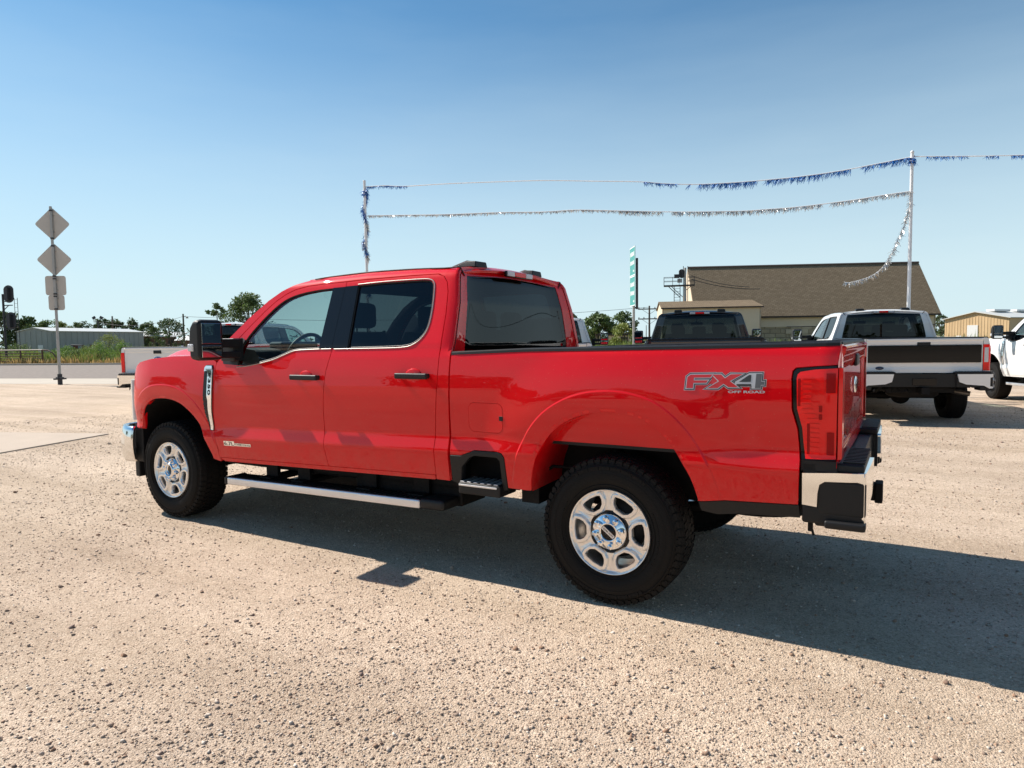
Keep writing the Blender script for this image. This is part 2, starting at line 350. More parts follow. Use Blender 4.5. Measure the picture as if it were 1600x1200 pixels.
WIN_F = catmull([(-3.086, 1.335), (-3.10, 1.39), (-3.086, 1.448), (-3.042, 1.527), (-2.985, 1.60), (-2.89, 1.695), (-2.793, 1.775), (-2.70, 1.830), (-2.60, 1.862), (-2.48, 1.882), (-2.34, 1.894)], 2) + \
        [(-2.196, 1.898), (-2.212, 1.458)] + catmull([(-2.42, 1.452), (-2.49, 1.444), (-2.566, 1.422), (-2.65, 1.394), (-2.728, 1.375), (-2.867, 1.350), (-3.0, 1.333)], 2)
WIN_R = [(-1.962, 1.905), (-1.72, 1.912)] + catmull([(-1.40, 1.911), (-1.325, 1.905), (-1.290, 1.885), (-1.277, 1.848), (-1.263, 1.722), (-1.265, 1.63), (-1.275, 1.576), (-1.300, 1.535), (-1.338, 1.500), (-1.392, 1.476), (-1.46, 1.467)], 2) + [(-1.60, 1.463), (-1.948, 1.458)]
ROOF_E = [(-1.105, 1.935), (-1.12, 1.972), (-1.20, 1.988), (-1.5, 1.999), (-1.9, 2.004), (-2.3, 1.994), (-2.5, 1.975), (-2.641, 1.944), (-2.761, 1.900), (-2.887, 1.834), (-3.065, 1.705), (-3.236, 1.555), (-3.36, 1.45), (-3.44, 1.385)]
DB = lambda x: .592 + .0243 * (x + 3.35)          # door bottom edge
RB = lambda x: .560 + .0235 * (x + 3.35)          # rocker bottom edge
def clipz(l, z): return [q for q in l if q[1] > z + .004]

def out_curve(C, d):
    out = []
    for i, q in enumerate(C):
        a, b = Vector(C[max(i - 1, 0)]), Vector(C[min(i + 1, len(C) - 1)]); t = (b - a).normalized(); out.append((q[0] - t.y * d, q[1] + t.x * d))
    return out
CRE_R = [out_curve(CR, k) for k in (.022, .108, .112, .1158, .1195, .123, .127)]; CRE_F = [out_curve(CF, k) for k in (.022, .108, .112, .1158, .1195, .123, .127)]
def build_truck():
    root = empty('pickup_truck')
    def both(fn):
        for s in (-1, 1): fn(s)
    # ---- bed and cab side skins
    fender = [(-4.60, .775), (-4.607, 1.0), (-4.596, 1.16), (-4.565, 1.255), (-4.52, 1.315), (-4.44, 1.352), (-4.25, 1.382), (-3.95, 1.404), (-3.70, 1.408), (-3.50, 1.395), (-3.375, 1.368)]
    fender += [(x - G, z) for x, z in L_FD[::-1] if z < 1.36] + [(-3.455, .573)] + CF[::-1][1:] 
    fender = [q for i, q in enumerate(fender)]
    fd = [(x + G, z) for x, z in L_FD if z > DB(x) + .004]; b0 = [(x - G, z) for x, z in L_B if z > DB(x) + .004]
    front_door = [(-3.348, DB(-3.348))] + fd + TOP_FD + b0[::-1] + [(-2.136, DB(-2.136))]
    rd = [(x - G, z) for x, z in L_RD if z > DB(x) + .004]; b1 = [(x + G, z) for x, z in L_B if z > DB(x) + .004]
    rear_door = [(-2.130, DB(-2.13))] + b1 + [(-1.9, 1.9405), (-1.5, 1.943)] + rd[::-1] + [(-1.179, DB(-1.179))]
    cab = [(-1.072, .614), (-1.062, .91), (-1.058, 1.2), (-1.058, 1.50), (-1.072, 1.75)] + ROOF_E
    g2 = [(x, z + .0065) for x, z in TOP_FD]
    cab += [(-3.355, 1.372)] + [(x - .004, z + .006) for x, z in TOP_FD] + [(-2.08, 1.9425), (-1.9, 1.947), (-1.5, 1.950)] + [(x + G, z + (.006 if z > 1.93 else 0)) for x, z in L_RD[::-1] if z > .62] + [(-1.178 + G, .615)]
    bed = [(-1.046, .788), (-.964, .790), (-.905, .812), (-.867, .829), (-.70, .832), (-.665, .825), (-.646, .80), (-.640, .61)] + [(-.49, .608)] + CR[1:] + [(.502, .657), (.637, .678), (.80, .686), (.982, .695), (.988, .912), (.983, .985), (.976, 1.06), (.950, 1.152), (.946, 1.30),
           (.950, 1.335), (.965, 1.352), (1.05, 1.360), (1.145, 1.366), (1.150, 1.40), (1.150, 1.4585), (.84, 1.452), (.19, 1.444), (-.517, 1.437), (-1.046, 1.419)]
    fuel = rr(-.906, .943, -.660, 1.120, .04)
    def sides(s):
        P = side_fn(s); fl = s > 0
        patch('front_fender', fender, P, RED, root, flip=fl, step=.02, flange=.04, creases=CRE_F)
        d = patch('front_door', front_door, P, RED, root, [WIN_F], flip=fl, step=.022, flange=.045)
        r = patch('rear_door', rear_door, P, RED, root, [WIN_R], flip=fl, step=.022, flange=.045)
        patch('cab_side', cab, P, RED, root, flip=fl, step=.018, flange=.03)
        bs = patch('bed_side', bed, P, RED, root, [offset_poly(fuel, .0022)] if s < 0 else [], flip=fl, step=.02, flange=.03, creases=CRE_R)
        rk = [(-3.30, RB(-3.3))] + [(x, DB(x) - .005) for x in (-3.345, -2.8, -2.2, -1.6, -1.19)] + [(-1.19, RB(-1.19))] + [(x, RB(x)) for x in (-1.8, -2.4)]
        patch('rocker_panel', rk, side_fn(s, -.003), RED, root, flip=fl, step=.03, flange=.03)
        for door, W, nm in ((d, WIN_F, GLASSF), (r, WIN_R, GLASSR)):
            patch('window_glass', offset_poly(W, .010), side_fn(s, -.014), nm, door, flip=fl, step=.04, flange=0)
            # rubber seal inside the opening and satin belt line
            Wd = dens(offset_poly(W, -.004), .03); pts = [(x, s * (float(body_y(x, z)) - .009), z) for x, z in Wd + [Wd[0]]]
            MB().tube(pts, .0075, 6, False).build('window_seal', PLAST, door)
        sat = WIN_F[:0] + [(-2.214, 1.455), (-2.42, 1.449), (-2.49, 1.440), (-2.566, 1.417), (-2.65, 1.389), (-2.728, 1.370), (-2.867, 1.345), (-3.0, 1.328), (-3.10, 1.322)]
        for door, L in ((d, catmull(sat + [], 3)), (r, catmull([(-2.07, 1.455), (-1.6, 1.4585), (-1.46, 1.4625), (-1.392, 1.471), (-1.334, 1.496), (-1.295, 1.532), (-1.270, 1.574), (-1.258, 1.63), (-1.257, 1.722), (-1.270, 1.85), (-1.285, 1.891), (-1.322, 1.911), (-1.40, 1.917), (-1.72, 1.918), (-1.96, 1.911)], 3)), (d, [(-2.20, 1.455), (-2.10, 1.4565)])):
            MB().tube([(x, s * (float(body_y(x, z)) + .001), z) for x, z in L], .0042, 6).build('window_trim', SATIN, door)
        # gloss black pillar covers
        patch('pillar_cover', [(-2.218, 1.459), (-2.202, 1.899), (-2.0815 - .0005, 1.901), (-2.0925 - .0005, 1.46)], side_fn(s, .003), PLASTG, d, flip=fl, step=.03, flange=.006)
        patch('pillar_cover', [(-2.0905, 1.46), (-2.0785, 1.903), (-1.958, 1.905), (-1.944, 1.459)], side_fn(s, .003), PLASTG, r, flip=fl, step=.03, flange=.006)
        # door handles with their pockets
        for door, x0, x1, z in ((d, -2.455, -2.18, 1.2535), (r, -1.465, -1.20, 1.278)):
            yh = float(body_y((x0 + x1) / 2, z)); xm = x0 + .10
            b = MB().lathe([(0, -.0), (.052, -.0), (.056, .004), (.050, .0065), (.0, .0075)], 'y', 28, (xm + .03, 0, 0))
            b.v = [((x - xm - .03) * 1.25 + xm + .03, s * (yh - .0045 + y), zz * .85 + z) for x, y, zz in b.v]; b.build('handle_pocket', RED, door)
            hb = MB().bb((x0, s * (yh + .018), z - .019), (x1, s * (yh + .045), z + .019)); hb.bb((x0 + .01, s * (yh - .01), z - .015), (x0 + .035, s * (yh + .02), z + .015)); hb.bb((x1 - .05, s * (yh - .01), z - .017), (x1 - .006, s * (yh + .02), z + .017))
            hb.build('handle', PLAST, door, bevel=.010, seg=3)
        if s < 0:
            fdr = patch('fuel_door', fuel, side_fn(s, .001), RED, bs, step=.03, flange=.012)
            yf = float(body_y(-.668, 1.03)); MB().bb((-.682, -(yf + .004), 1.018), (-.655, -(yf + .001), 1.045)).build('release_tab', PLAST, fdr, bevel=.003)
        # bed step: black surround, recess and step pad
        sur = [(-1.046, .783), (-.966, .785), (-.907, .807), (-.868, .825), (-.70, .828), (-.668, .821), (-.650, .797), (-.645, .60), (-.675, .585), (-.680, .775), (-.70, .795), (-.86, .795), (-.90, .780), (-.965, .715), (-.985, .60), (-1.046, .615)]
        sp = patch('step_surround', sur, side_fn(s, .004), PLAST, root, flip=fl, step=.02, flange=.05)
        MB().bb((-1.04, s * .80, .56), (-.66, s * .79, .83)).bb((-1.045, s * .80, .58), (-1.03, s * .94, .80)).bb((-.66, s * .80, .58), (-.65, s * .94, .80)).bb((-1.04, s * .80, .825), (-.66, s * .93, .835)).build('step_recess', CHASSIS, sp)
        st = MB().bb((-.985, s * .80, .548), (-.680, s * 1.005, .622)).build('box_step', PLAST, root, bevel=.012, seg=3)
        tr = MB()
        for k in range(6): tr.bb((-.975 + k * .049, s * .84, .6215), (-.945 + k * .049, s * .995, .6275))
        tr.bb((-.978, s * 1.0045, .600), (-.70, s * 1.0085, .611)).build('step_tread', ALU, st, bevel=.0015)
        # mirrors
        mr = MB()
        head = [(-3.095, 1.40), (-3.08, 1.385), (-3.04, 1.382), (-2.985, 1.390), (-2.978, 1.41), (-2.978, 1.655), (-2.99, 1.676), (-3.02, 1.683), (-3.05, 1.676), (-3.085, 1.635), (-3.10, 1.555)]
        lay = [(1.175, .93, -.0), (1.195, 1.0, 0), (1.335, 1.0, 0), (1.362, .95, -.002), (1.376, .84, -.004)]
        v = []; n = len(head); cx, cz = -3.04, 1.53
        for y, k, dx in lay: v += [(cx + (x - cx) * k + dx, s * y, cz + (z - cz) * k) for x, z in head]
        f = [(i * n + j, i * n + (j + 1) % n, (i + 1) * n + (j + 1) % n, (i + 1) * n + j) for i in range(len(lay) - 1) for j in range(n)] + [tuple(range(n)), tuple(range((len(lay) - 1) * n, len(lay) * n))]
        mr.add(v, f); mirror = mr.build('mirror', PLAST, root, bevel=.010, seg=3)
        cap = MB(); up = [(x, z) for x, z in [(-3.252, 1.535), (-3.205, 1.632), (-3.12, 1.682), (-3.05, 1.688), (-3.02, 1.684), (-3.02, 1.60), (-3.06, 1.53)]]
        MB().bb((-2.974, s * 1.195, 1.505), (-2.980, s * 1.355, 1.655)).build('mirror_glass', MIRROR, mirror, bevel=.004)
        MB().bb((-2.974, s * 1.195, 1.405), (-2.980, s * 1.355, 1.492)).build('mirror_glass', MIRROR, mirror, bevel=.004)
        MB().bb((-3.11, s * 1.345, 1.45), (-3.045, s * 1.383, 1.505)).build('turn_signal', CLEARLENS, mirror, bevel=.008)
        ar = MB().bb((-3.10, s * 1.0, 1.475), (-3.01, s * 1.19, 1.54)).bb((-3.10, s * 1.0, 1.395), (-3.01, s * 1.19, 1.445)).bb((-3.19, s * .96, 1.37), (-3.03, s * 1.05, 1.545))
        ar.build('mirror_arm', PLAST, mirror, bevel=.008)
        sail = [(-3.27, 1.36), (-3.10, 1.335), (-3.02, 1.335), (-3.085, 1.45), (-3.045, 1.535), (-3.12, 1.53), (-3.27, 1.40)]
        patch('mirror_base', [(-3.26, 1.345), (-3.085, 1.335), (-3.075, 1.45), (-3.04, 1.532), (-3.09, 1.552), (-3.20, 1.455), (-3.275, 1.39)], side_fn(s, .006), PLAST, mirror, flip=fl, step=.03, flange=.012)
        # fender vent with raised lettering
        vent = [(-3.492, 1.300), (-3.487, 1.322), (-3.467, 1.334), (-3.392, 1.334), (-3.384, 1.31), (-3.389, .808), (-3.432, .808), (-3.470, .94), (-3.492, 1.078)]
        vn = patch('fender_vent', vent, side_fn(s, .006), PLASTG, root, flip=fl, step=.02, flange=.012)
        spear = [(-3.487, 1.285), (-3.482, 1.318), (-3.465, 1.330), (-3.396, 1.330), (-3.389, 1.30), (-3.393, .812), (-3.418, .812), (-3.424, .93), (-3.430, 1.05), (-3.441, 1.085), (-3.441, 1.275), (-3.452, 1.288)]
        patch('vent_spear', spear, side_fn(s, .013), CHROME, vn, flip=fl, step=.02, flange=.008)
        for k in range(6):
            z = .88 + k * .034; zz = z; x0 = -3.455 - .035 * (k / 5) + .0
            patch('vent_slat', [(x0, zz), (x0 + .004, zz + .012), (-3.434, zz + .012), (-3.434, zz)], side_fn(s, .010), PLAST, vn, flip=fl, step=.03, flange=.006)
        tv, tf = text_mesh('F350', .062, .0012, spacing=1.0)
        xs = [q[0] for q in tv]; ln = max(xs) - min(xs)
        V = []
        for a, b in tv:
            if s < 0: z = 1.272 - (a - min(xs)) / ln * .178; x = -3.4275 + b * .62 - 0.0
            else: z = 1.272 - (a - min(xs)) / ln * .178; x = -3.3985 - b * .62
            V.append((x, s * (float(body_y(x, z)) + .0155), z))
        mesh_obj('vent_lettering', V, tf, PLASTG, vn)
        # wheel-house lining
        for C, y0, nm, col, xc in ((CR, .55, 'rear_wheelhouse', RED, 0), (CF, .50, 'front_wheelhouse', CHASSIS, -4.03)):
            ring = [(x, z) for x, z in C]; v = []; n = len(ring)
            for y in (1, 0):
                for x, z in ring: v.append((x, s * (float(body_y(x, z)) - .012 if y else y0), z + (0 if y else .012)))
            o = mesh_obj(nm, v, [(i, i + 1, n + i + 1, n + i) for i in range(n - 1)], col, root, True)
            ip = [q for q in ring if q[1] > .86] if xc == 0 else ring
            mesh_obj('inner_panel', [(x, s * y0, z) for x, z in ip], [tuple(range(len(ip)))], col, o)
            if xc == 0:
                MB().bb((-.42, s * y0, .835), (.42, s * (y0 + .03), .862)).build('panel_flange', RED, o)
                mesh_obj('inner_lower_panel', [(-.56, s * y0, .83), (.56, s * y0, .83), (.60, s * (y0 - .03), .55), (-.60, s * (y0 - .03), .55)], [(0, 1, 2, 3)], CHASSIS, o)
        # black lower cladding behind the rear wheel
        patch('lower_cladding', [(.502, .652), (.520, .607), (.60, .597), (.70, .612), (.99, .628), (.985, .690), (.80, .681), (.637, .673)], side_fn(s, -.004), PLAST, root, flip=fl, step=.03, flange=.05)
        # tail lamp
        lamp = [(1.146, .918), (.995, .913), (.988, .985), (.981, 1.062), (.956, 1.154), (.951, 1.30), (.955, 1.332), (.968, 1.347), (1.05, 1.355), (1.146, 1.361)]
        hs = patch('tail_lamp', offset_poly(lamp, -.001), side_fn(s, -.012), PLASTG, root, flip=fl, step=.03, flange=.05)
        lens = [(1.143, .926), (1.014, .922), (1.006, .985), (.999, 1.066), (.975, 1.158), (.971, 1.30), (.975, 1.320), (.988, 1.332), (1.05, 1.343), (1.146, 1.349)]
        def lensP(u, w, s=s):
            y = body_y(u, w) + .004 - .9 * np.clip(.995 - u, 0, 1) ** 2 + .0; return np.stack([u, s * y, w], 1)
        patch('red_lens', lens, lensP, REDLENS, hs, flip=fl, step=.02, flange=.02)
        for k in range(17):
            z = .945 + k * .0225; x0 = 1.02 if z < 1.10 else (1.02 - .035 * min(1, (z - 1.10) / .06)); 
            patch('lens_rib', [(x0, z), (x0, z + .011), (x0 + .052, z + .011), (x0 + .052, z)], (lambda u, w, s=s: lensP(u, w, s) + np.array([0, s * .0042, 0])), REDLENS, hs, flip=fl, step=.03, flange=.003)
        for x0, z0, x1, z1 in ((1.100, 1.235, 1.138, 1.325), (1.105, .945, 1.135, 1.05), (1.020, .945, 1.032, 1.09), (1.070, 1.11, 1.084, 1.135), (1.070, 1.145, 1.084, 1.175), (.978, 1.17, .990, 1.30)):
            patch('dark_lens', [(x0, z0), (x0, z1), (x1, z1), (x1, z0)], (lambda u, w, s=s: lensP(u, w, s) + np.array([0, s * .0052, 0])), REDLENSD, hs, flip=fl, step=.03, flange=0)
        mesh_obj('lens_return', [(1.146, s * (float(body_y(1.146, z)) + .004 - t), z) for z in (.924, 1.350) for t in (0, .05)], [(0, 1, 3, 2)], REDLENS, hs)
    both(sides)
    # ---- bed rail caps
    for s in (-1, 1):
        v = []; X = np.linspace(-1.046, 1.15, 40); sec = [(.006, -.006), (.004, .008), (-.012, .0155), (-.115, .016), (-.128, .010), (-.130, -.05)]
        for x in X:
            zt = float(np.interp(x, [-1.046, -.517, .19, .84, 1.15], [1.419, 1.437, 1.444, 1.452, 1.4585])); yt = float(body_y(x, zt))
            v += [(x, s * (yt + a), zt + b) for a, b in sec]
        n = len(sec); f = [(i * n + j, i * n + j + 1, (i + 1) * n + j + 1, (i + 1) * n + j) for i in range(len(X) - 1) for j in range(n - 1)] + [tuple(range(n)), tuple(range((len(X) - 1) * n, len(X) * n))]
        mesh_obj('bed_rail_cap', v, f, PLAST, root, False)
        MB().bb((-1.03, s * .86, .90), (1.13, s * .84, 1.425)).build('bed_inner_wall', RED, root)
    MB().bb((-1.03, -.85, .88), (1.13, .85, .91)).bb((-1.04, -.93, .80), (-1.03, .93, 1.41)).build('bed_floor', PLAST, root)
    # ---- tailgate
    def tgP(u, w):
        z = w; x = 1.157 + .004 * (1 - (u / .95) ** 2) + .014 * sstep(1.40, 1.43, z) * (1 - sstep(1.445, 1.46, z)) - .010 * sstep(.95, .98, z) * (1 - sstep(1.34, 1.37, z)) * (1 - sstep(.80, .84, np.abs(u))) - .02 * sstep(1.445, 1.47, z)
        return np.stack([x, u, z], 1)
    tg = patch('tailgate', rr(-.865, .885, .865, 1.462, .02), tgP, RED, root, step=.025, flange=.05)
    MB().bb((1.10, -.86, 1.45), (1.155, .86, 1.472)).build('tailgate_cap', PLAST, tg, bevel=.006)
    MB().bb((1.150, -.10, 1.325), (1.172, .10, 1.395)).build('handle', PLAST, tg, bevel=.010)
    tv, tf = text_mesh('SUPER DUTY', .155, .002, spacing=1.28, align='CENTER', sx=1.22)
    V = [(1.1555, a, .985 + b) for a, b in tv]; nv = len(V); ff = [tuple(q) for q in tf]
    tag(mesh_obj('tailgate_lettering', V, ff, mat('dark_red_paint', (.20, .004, .008), .4, coat=1.), tg), kind='stuff')
    b = MB().lathe([(0, .004), (.105, .004), (.115, 0)], 'x', 40, (0, 0, 0)); b.v = [(1.158 + x, y, 1.215 + z * .42) for x, y, z in b.v]; b.build('badge', CHROME, tg)
    b = MB().lathe([(0, .0055), (.098, .0055), (.100, .004)], 'x', 40, (0, 0, 0)); b.v = [(1.158 + x, y, 1.215 + z * .42) for x, y, z in b.v]; b.build('badge_face', mat('badge_blue', (.01, .03, .12), .2, coat=1.), tg)
    tv, tf = text_mesh('Ford', .062, .0006, shear=.45, align='CENTER', sx=1.35); mesh_obj('badge_script', [(1.1642, a, 1.1935 + b_) for a, b_ in tv], tf, CHROME, tg)
    for s in (-1, 1):     # corner post between lamp and tailgate
        v = []; zs = np.linspace(.885, 1.458, 14)
        for z in zs:
            y1 = float(body_y(1.146, z)) - (.0 if .918 < z < 1.361 else .0)
            for t in np.linspace(0, 1, 6):
                v.append((1.146 + .012 * math.sin(t * math.pi / 2), s * (y1 + .002 - t * (y1 + .002 - .871)), z))
        lf = [(1.150, s * (float(body_y(1.146, z)) + .003), z) for z in (.924, 1.0, 1.1, 1.2, 1.3, 1.350)]; li = [(1.166, s * .868, z) for x, y, z in lf]; lm = [(1.166, s * (abs(y) - .02), z) for x, y, z in lf]; nn_ = len(lf)
        mesh_obj('lamp_rear_face', lf + lm + li, [(i, i + 1, nn_ + i + 1, nn_ + i) for i in range(nn_ - 1)] + [(nn_ + i, nn_ + i + 1, 2 * nn_ + i + 1, 2 * nn_ + i) for i in range(nn_ - 1)], REDLENS, root)
        mesh_obj('corner_post', v, [(i * 6 + j, i * 6 + j + 1, (i + 1) * 6 + j + 1, (i + 1) * 6 + j) for i in range(13) for j in range(5)], RED, root, True)
        MB().bb((.99, s * .80, .86), (1.15, s * .975, .916)).build('bumper_bracket', PLAST, root, bevel=.005)
        MB().bb((1.0, s * .85, .63), (1.06, s * .975, .90)).build('bumper_filler', PLAST, root, bevel=.005)
    # ---- roof, back of the cab, windscreen, bonnet
    def roofP(u, w):
        zt = ztop(u); k = np.clip(np.abs(w) / .735, 0, 1); z = zt - .008 + .052 * (1 - k ** 2.2)
        z = z - .9 * np.clip(u + 1.22, 0, 1) ** 1.6 * 1.2 - .55 * np.clip(-2.50 - u + .10 * (1 - k * k), 0, 1) ** 1.6
        return np.stack([u, w, z], 1)
    RO = [(-1.128, -.735), (-1.128, 0), (-1.128, .735), (-1.3, .735), (-2.3, .735), (-2.52, .735), (-2.60, .60), (-2.68, .3), (-2.70, 0), (-2.68, -.3), (-2.60, -.60), (-2.52, -.735), (-2.3, -.735), (-1.3, -.735)]
    patch('roof', RO, roofP, RED, root, step=.03, flange=.02)
    for s in (-1, 1):
        pts = [(x, s * (float(body_y(x, z - .012))), z - .006) for x, z in [(-2.45, 1.985), (-2.3, 1.998), (-1.9, 2.008), (-1.5, 2.003), (-1.25, 1.992)]] + [(-1.14, s * .735, 1.985), (-1.125, s * .72, 1.965), (-1.125, s * .69, 1.93)]
        MB().tube([(a, c, d) for a, c, d in catmull3(pts, 4)], .005, 6).build('roof_molding', PLAST, root)
    def backP(u, w):
        z = w; ye = np.interp(z, [.6, 1.40, 1.46, 1.93, 1.96, 1.99], [.965, .965, .945, .795, .775, .735]); xe = np.interp(z, [.6, 1.5, 1.75, 1.93, 1.99], [-1.066, -1.058, -1.072, -1.105, -1.13])
        k = np.clip(np.abs(u) / ye, 0, 1); x = xe - .045 * (1 - k ** 5) + .010 * (1 - k * k); return np.stack([x, u, z], 1)
    ys = lambda z: float(np.interp(z, [.6, 1.40, 1.46, 1.93, 1.96, 1.985], [.965, .965, .945, .795, .775, .735])) - .004
    BK = [(ys(z), z) for z in (.62, 1.0, 1.40, 1.46, 1.6, 1.75, 1.93, 1.96, 1.985)]; BK = BK + [(.4, 2.012), (0, 2.022), (-.4, 2.012)] + [(-a, z) for a, z in BK[::-1]]
    WB = catmull([(-.765, 1.40), (-.760, 1.46), (-.735, 1.60), (-.690, 1.80), (-.655, 1.925), (-.60, 1.938), (-.3, 1.952), (0, 1.957), (.3, 1.952), (.60, 1.938), (.655, 1.925), (.690, 1.80), (.735, 1.60), (.760, 1.46), (.765, 1.40)], 2)
    cb = patch('cab_back', BK, backP, RED, root, [WB], step=.03, flange=.02)
    patch('rear_window', offset_poly(WB, .004), (lambda u, w: backP(u, w) + np.array([-.004, 0, 0])), GLASSR, cb, step=.05, flange=0)
    MB().bb((-1.118, -.195, 1.962), (-1.095, .195, 2.004)).build('brake_lamp_housing', PLASTG, cb, bevel=.006)
    MB().bb((-1.10, -.08, 1.968), (-1.090, .08, 2.000)).build('brake_lamp', REDLENS, cb, bevel=.003)
    for s in (-1, 1): MB().bb((-1.10, s * .085, 1.966), (-1.089, s * .185, 2.001)).build('cargo_lamp', CLEARLENS, cb, bevel=.003)
    for s in (-1, 1):     # roof marker pods
        z0 = 2.024; v = [(-1.17, s * .33, z0 - .012), (-1.17, s * .49, z0 - .014), (-1.38, s * .345, z0), (-1.38, s * .475, z0 - .004), (-1.175, s * .34, z0 + .030), (-1.175, s * .48, z0 + .028), (-1.25, s * .345, z0 + .036), (-1.25, s * .475, z0 + .034)]
        p_ = MB().add(v, [(0, 1, 3, 2), (0, 4, 5, 1), (4, 6, 7, 5), (6, 2, 3, 7), (0, 2, 6, 4), (1, 5, 7, 3)]).build('roof_marker', PLAST, root, bevel=.006)
        v2 = [(-1.25, s * .345, z0 + .0375), (-1.25, s * .475, z0 + .0355), (-1.375, s * .345, z0 + .004), (-1.375, s * .475, z0 + .002)]
        MB().add([(x, y, z + .002) for x, y, z in v2] + [(x, y, z - .006) for x, y, z in v2], [(0, 1, 3, 2), (4, 6, 7, 5), (0, 2, 6, 4), (1, 5, 7, 3), (0, 4, 5, 1), (2, 3, 7, 6)]).build('marker_cover', SATIN, p_)
    def wsP(u, w):       # u: -1..1 across, w: 0..1 up
        yb, yt = .88, .74; xb = -3.40 - .20 * (1 - u * u); xt = -2.60 - .12 * (1 - u * u); y = u * (yb + (yt - yb) * w); x = xb + (xt - xb) * w; z = 1.40 + (1.955 - 1.40) * w + .03 * np.sin(w * np.pi) + .03 * (1 - u * u) * w
        return np.stack([x, y, z], 1)
    patch('windshield', [(-1, 0), (0, 0), (1, 0), (1, 1), (0, 1), (-1, 1)], wsP, WSHIELD, root, step=.1, flange=0)
    FT = [(-4.607, 1.16), (-4.565, 1.255), (-4.52, 1.315), (-4.44, 1.352), (-4.25, 1.382), (-3.95, 1.404), (-3.70, 1.408), (-3.50, 1.395), (-3.375, 1.368)]
    def hoodP(u, w):
        zt = np.interp(u, [a for a, b in FT], [b for a, b in FT]); ye = body_y(u, zt) - .004; k = w / .95; y = np.sign(w) * np.minimum(np.abs(k), 1) * ye
        z = zt + .035 * (1 - np.abs(k) ** 3) + .055 * (1 - sstep(.66, .80, np.abs(k))) * sstep(-4.62, -4.3, u); return np.stack([u - .10 * (1 - k * k) * sstep(-4.2, -4.6, u), y, z], 1)
    patch('hood', [(-4.60, -.95), (-3.38, -.95), (-3.45, -.7), (-3.58, 0), (-3.45, .7), (-3.38, .95), (-4.60, .95), (-4.60, 0)], hoodP, RED, root, step=.03, flange=.02, flip=False)
    MB().bb((-3.62, -.86, 1.30), (-3.36, .86, 1.39)).build('cowl', PLAST, root)
    # ---- nose
    gr = MB().bb((-4.80, -.72, .80), (-4.64, .72, 1.22)).build('grille', PLASTG, root, bevel=.02)
    for z in (.90, 1.02, 1.14): MB().bb((-4.83, -.70, z - .022), (-4.79, .70, z + .022)).build('grille_bar', CHROME, gr, bevel=.01)
    for s in (-1, 1):
        pl = [(-4.80, .66), (-4.70, .885), (-4.655, .925), (-4.60, .948), (-4.56, .90), (-4.56, .66)]
        MB().prism([(x, s * y) for x, y in pl], .83, 1.19, 'z').build('headlight', CLEARLENS, root, bevel=.02, seg=3)
    # front bumper (chrome, wraps round the corner)
    def ribbon(plan, zz, name, m, th=.02, parent=root, curve=0.):
        v = []; n = len(plan); K = 9
        for k in range(K):
            t = k / (K - 1); z = zz[0] + (zz[1] - zz[0]) * t; b = curve * math.sin(math.pi * t) ** .6
            for i, (x, y) in enumerate(plan):
                a = Vector(plan[max(i - 1, 0)]); c = Vector(plan[min(i + 1, n - 1)]); d = (c - a).normalized(); nn = Vector((-d.y, d.x)); v.append((x + nn.x * b, y + nn.y * b, z))
        f = [(k * n + i, k * n + i + 1, (k + 1) * n + i + 1, (k + 1) * n + i) for k in range(K - 1) for i in range(n - 1)]
        o = mesh_obj(name, v, f, m, parent, True); sl = o.modifiers.new('thickness', 'SOLIDIFY'); sl.thickness = th; sl.offset = 0; return o
    half = catmull([(-4.555, .965), (-4.66, .972), (-4.76, .94), (-4.84, .85), (-4.90, .60), (-4.93, .3), (-4.94, 0)], 4)
    plan = [(x, -y) for x, y in half] + half[::-1][1:]
    fb = ribbon(plan[::-1], (.46, .775), 'front_bumper', BCHROME, curve=-.025)
    MB().bb((-4.86, -.80, .34), (-4.60, .80, .47)).build('air_dam', PLAST, fb, bevel=.02)
    for s in (-1, 1): MB().bb((-4.64, s * .80, .31), (-4.575, s * .93, .58)).bb((-4.62, s * .62, .45), (-4.50, s * .93, .80)).build('bumper_end', PLAST, fb, bevel=.01)
    # ---- rear bumper
    core = MB().prism([(1.02, -.955), (1.02, .955), (1.24, .955), (1.245, .5), (1.225, .40), (1.225, -.40), (1.245, -.5), (1.24, -.955)], .655, .868, 'z').build('rear_bumper', PLAST, root, bevel=.015, seg=3)
    for s in (-1, 1):
        # chrome wing: L on the side, wrap and back face with an undercut
        side = [(1.001, .852), (1.002, .702), (1.066, .696), (1.068, .760), (1.076, .803), (1.098, .819), (1.262, .829), (1.262, .868), (1.15, .864)]
        def wP(u, w, s=s): return np.stack([u, s * (.992 - 2.5 * np.clip(u - 1.20, 0, 1) ** 2 + 0 * w), w], 1)
        patch('chrome_wing', side, wP, BCHROME, core, flip=s > 0, step=.02, flange=.03)
        def bP(u, w, s=s): return np.stack([1.268 + .012 * np.sin(np.clip((.985 - u) / .5, 0, 1) * 1.57) - 5. * np.clip(u - .965, 0, 1) ** 1.5 * .3, s * u, w], 1)
        patch('chrome_back', [(.983, .868), (.983, .640), (.93, .635), (.86, .680), (.60, .700), (.50, .740), (.47, .868)], bP, BCHROME, core, flip=s < 0, step=.02, flange=.03)
        MB().bb((1.066, s * .93, .66), (1.270, s * .984, .824)).bb((1.0, s * .93, .612), (1.262, s * .982, .700)).bb((1.055, s * .90, .60), (1.262, s * .975, .69)).bb((1.03, s * .80, .60), (1.25, s * .93, .67)).build('corner_step', PLAST, core, bevel=.012)
        MB().bb((1.10, s * .935, .602), (1.272, s * 1.012, .640)).build('corner_step_lip', PLAST, core, bevel=.010)
        pd = MB().bb((1.02, s * .44, .862), (1.262, s * .965, .905)).build('step_pad', PLAST, core, bevel=.012, seg=3)
        tr = MB()
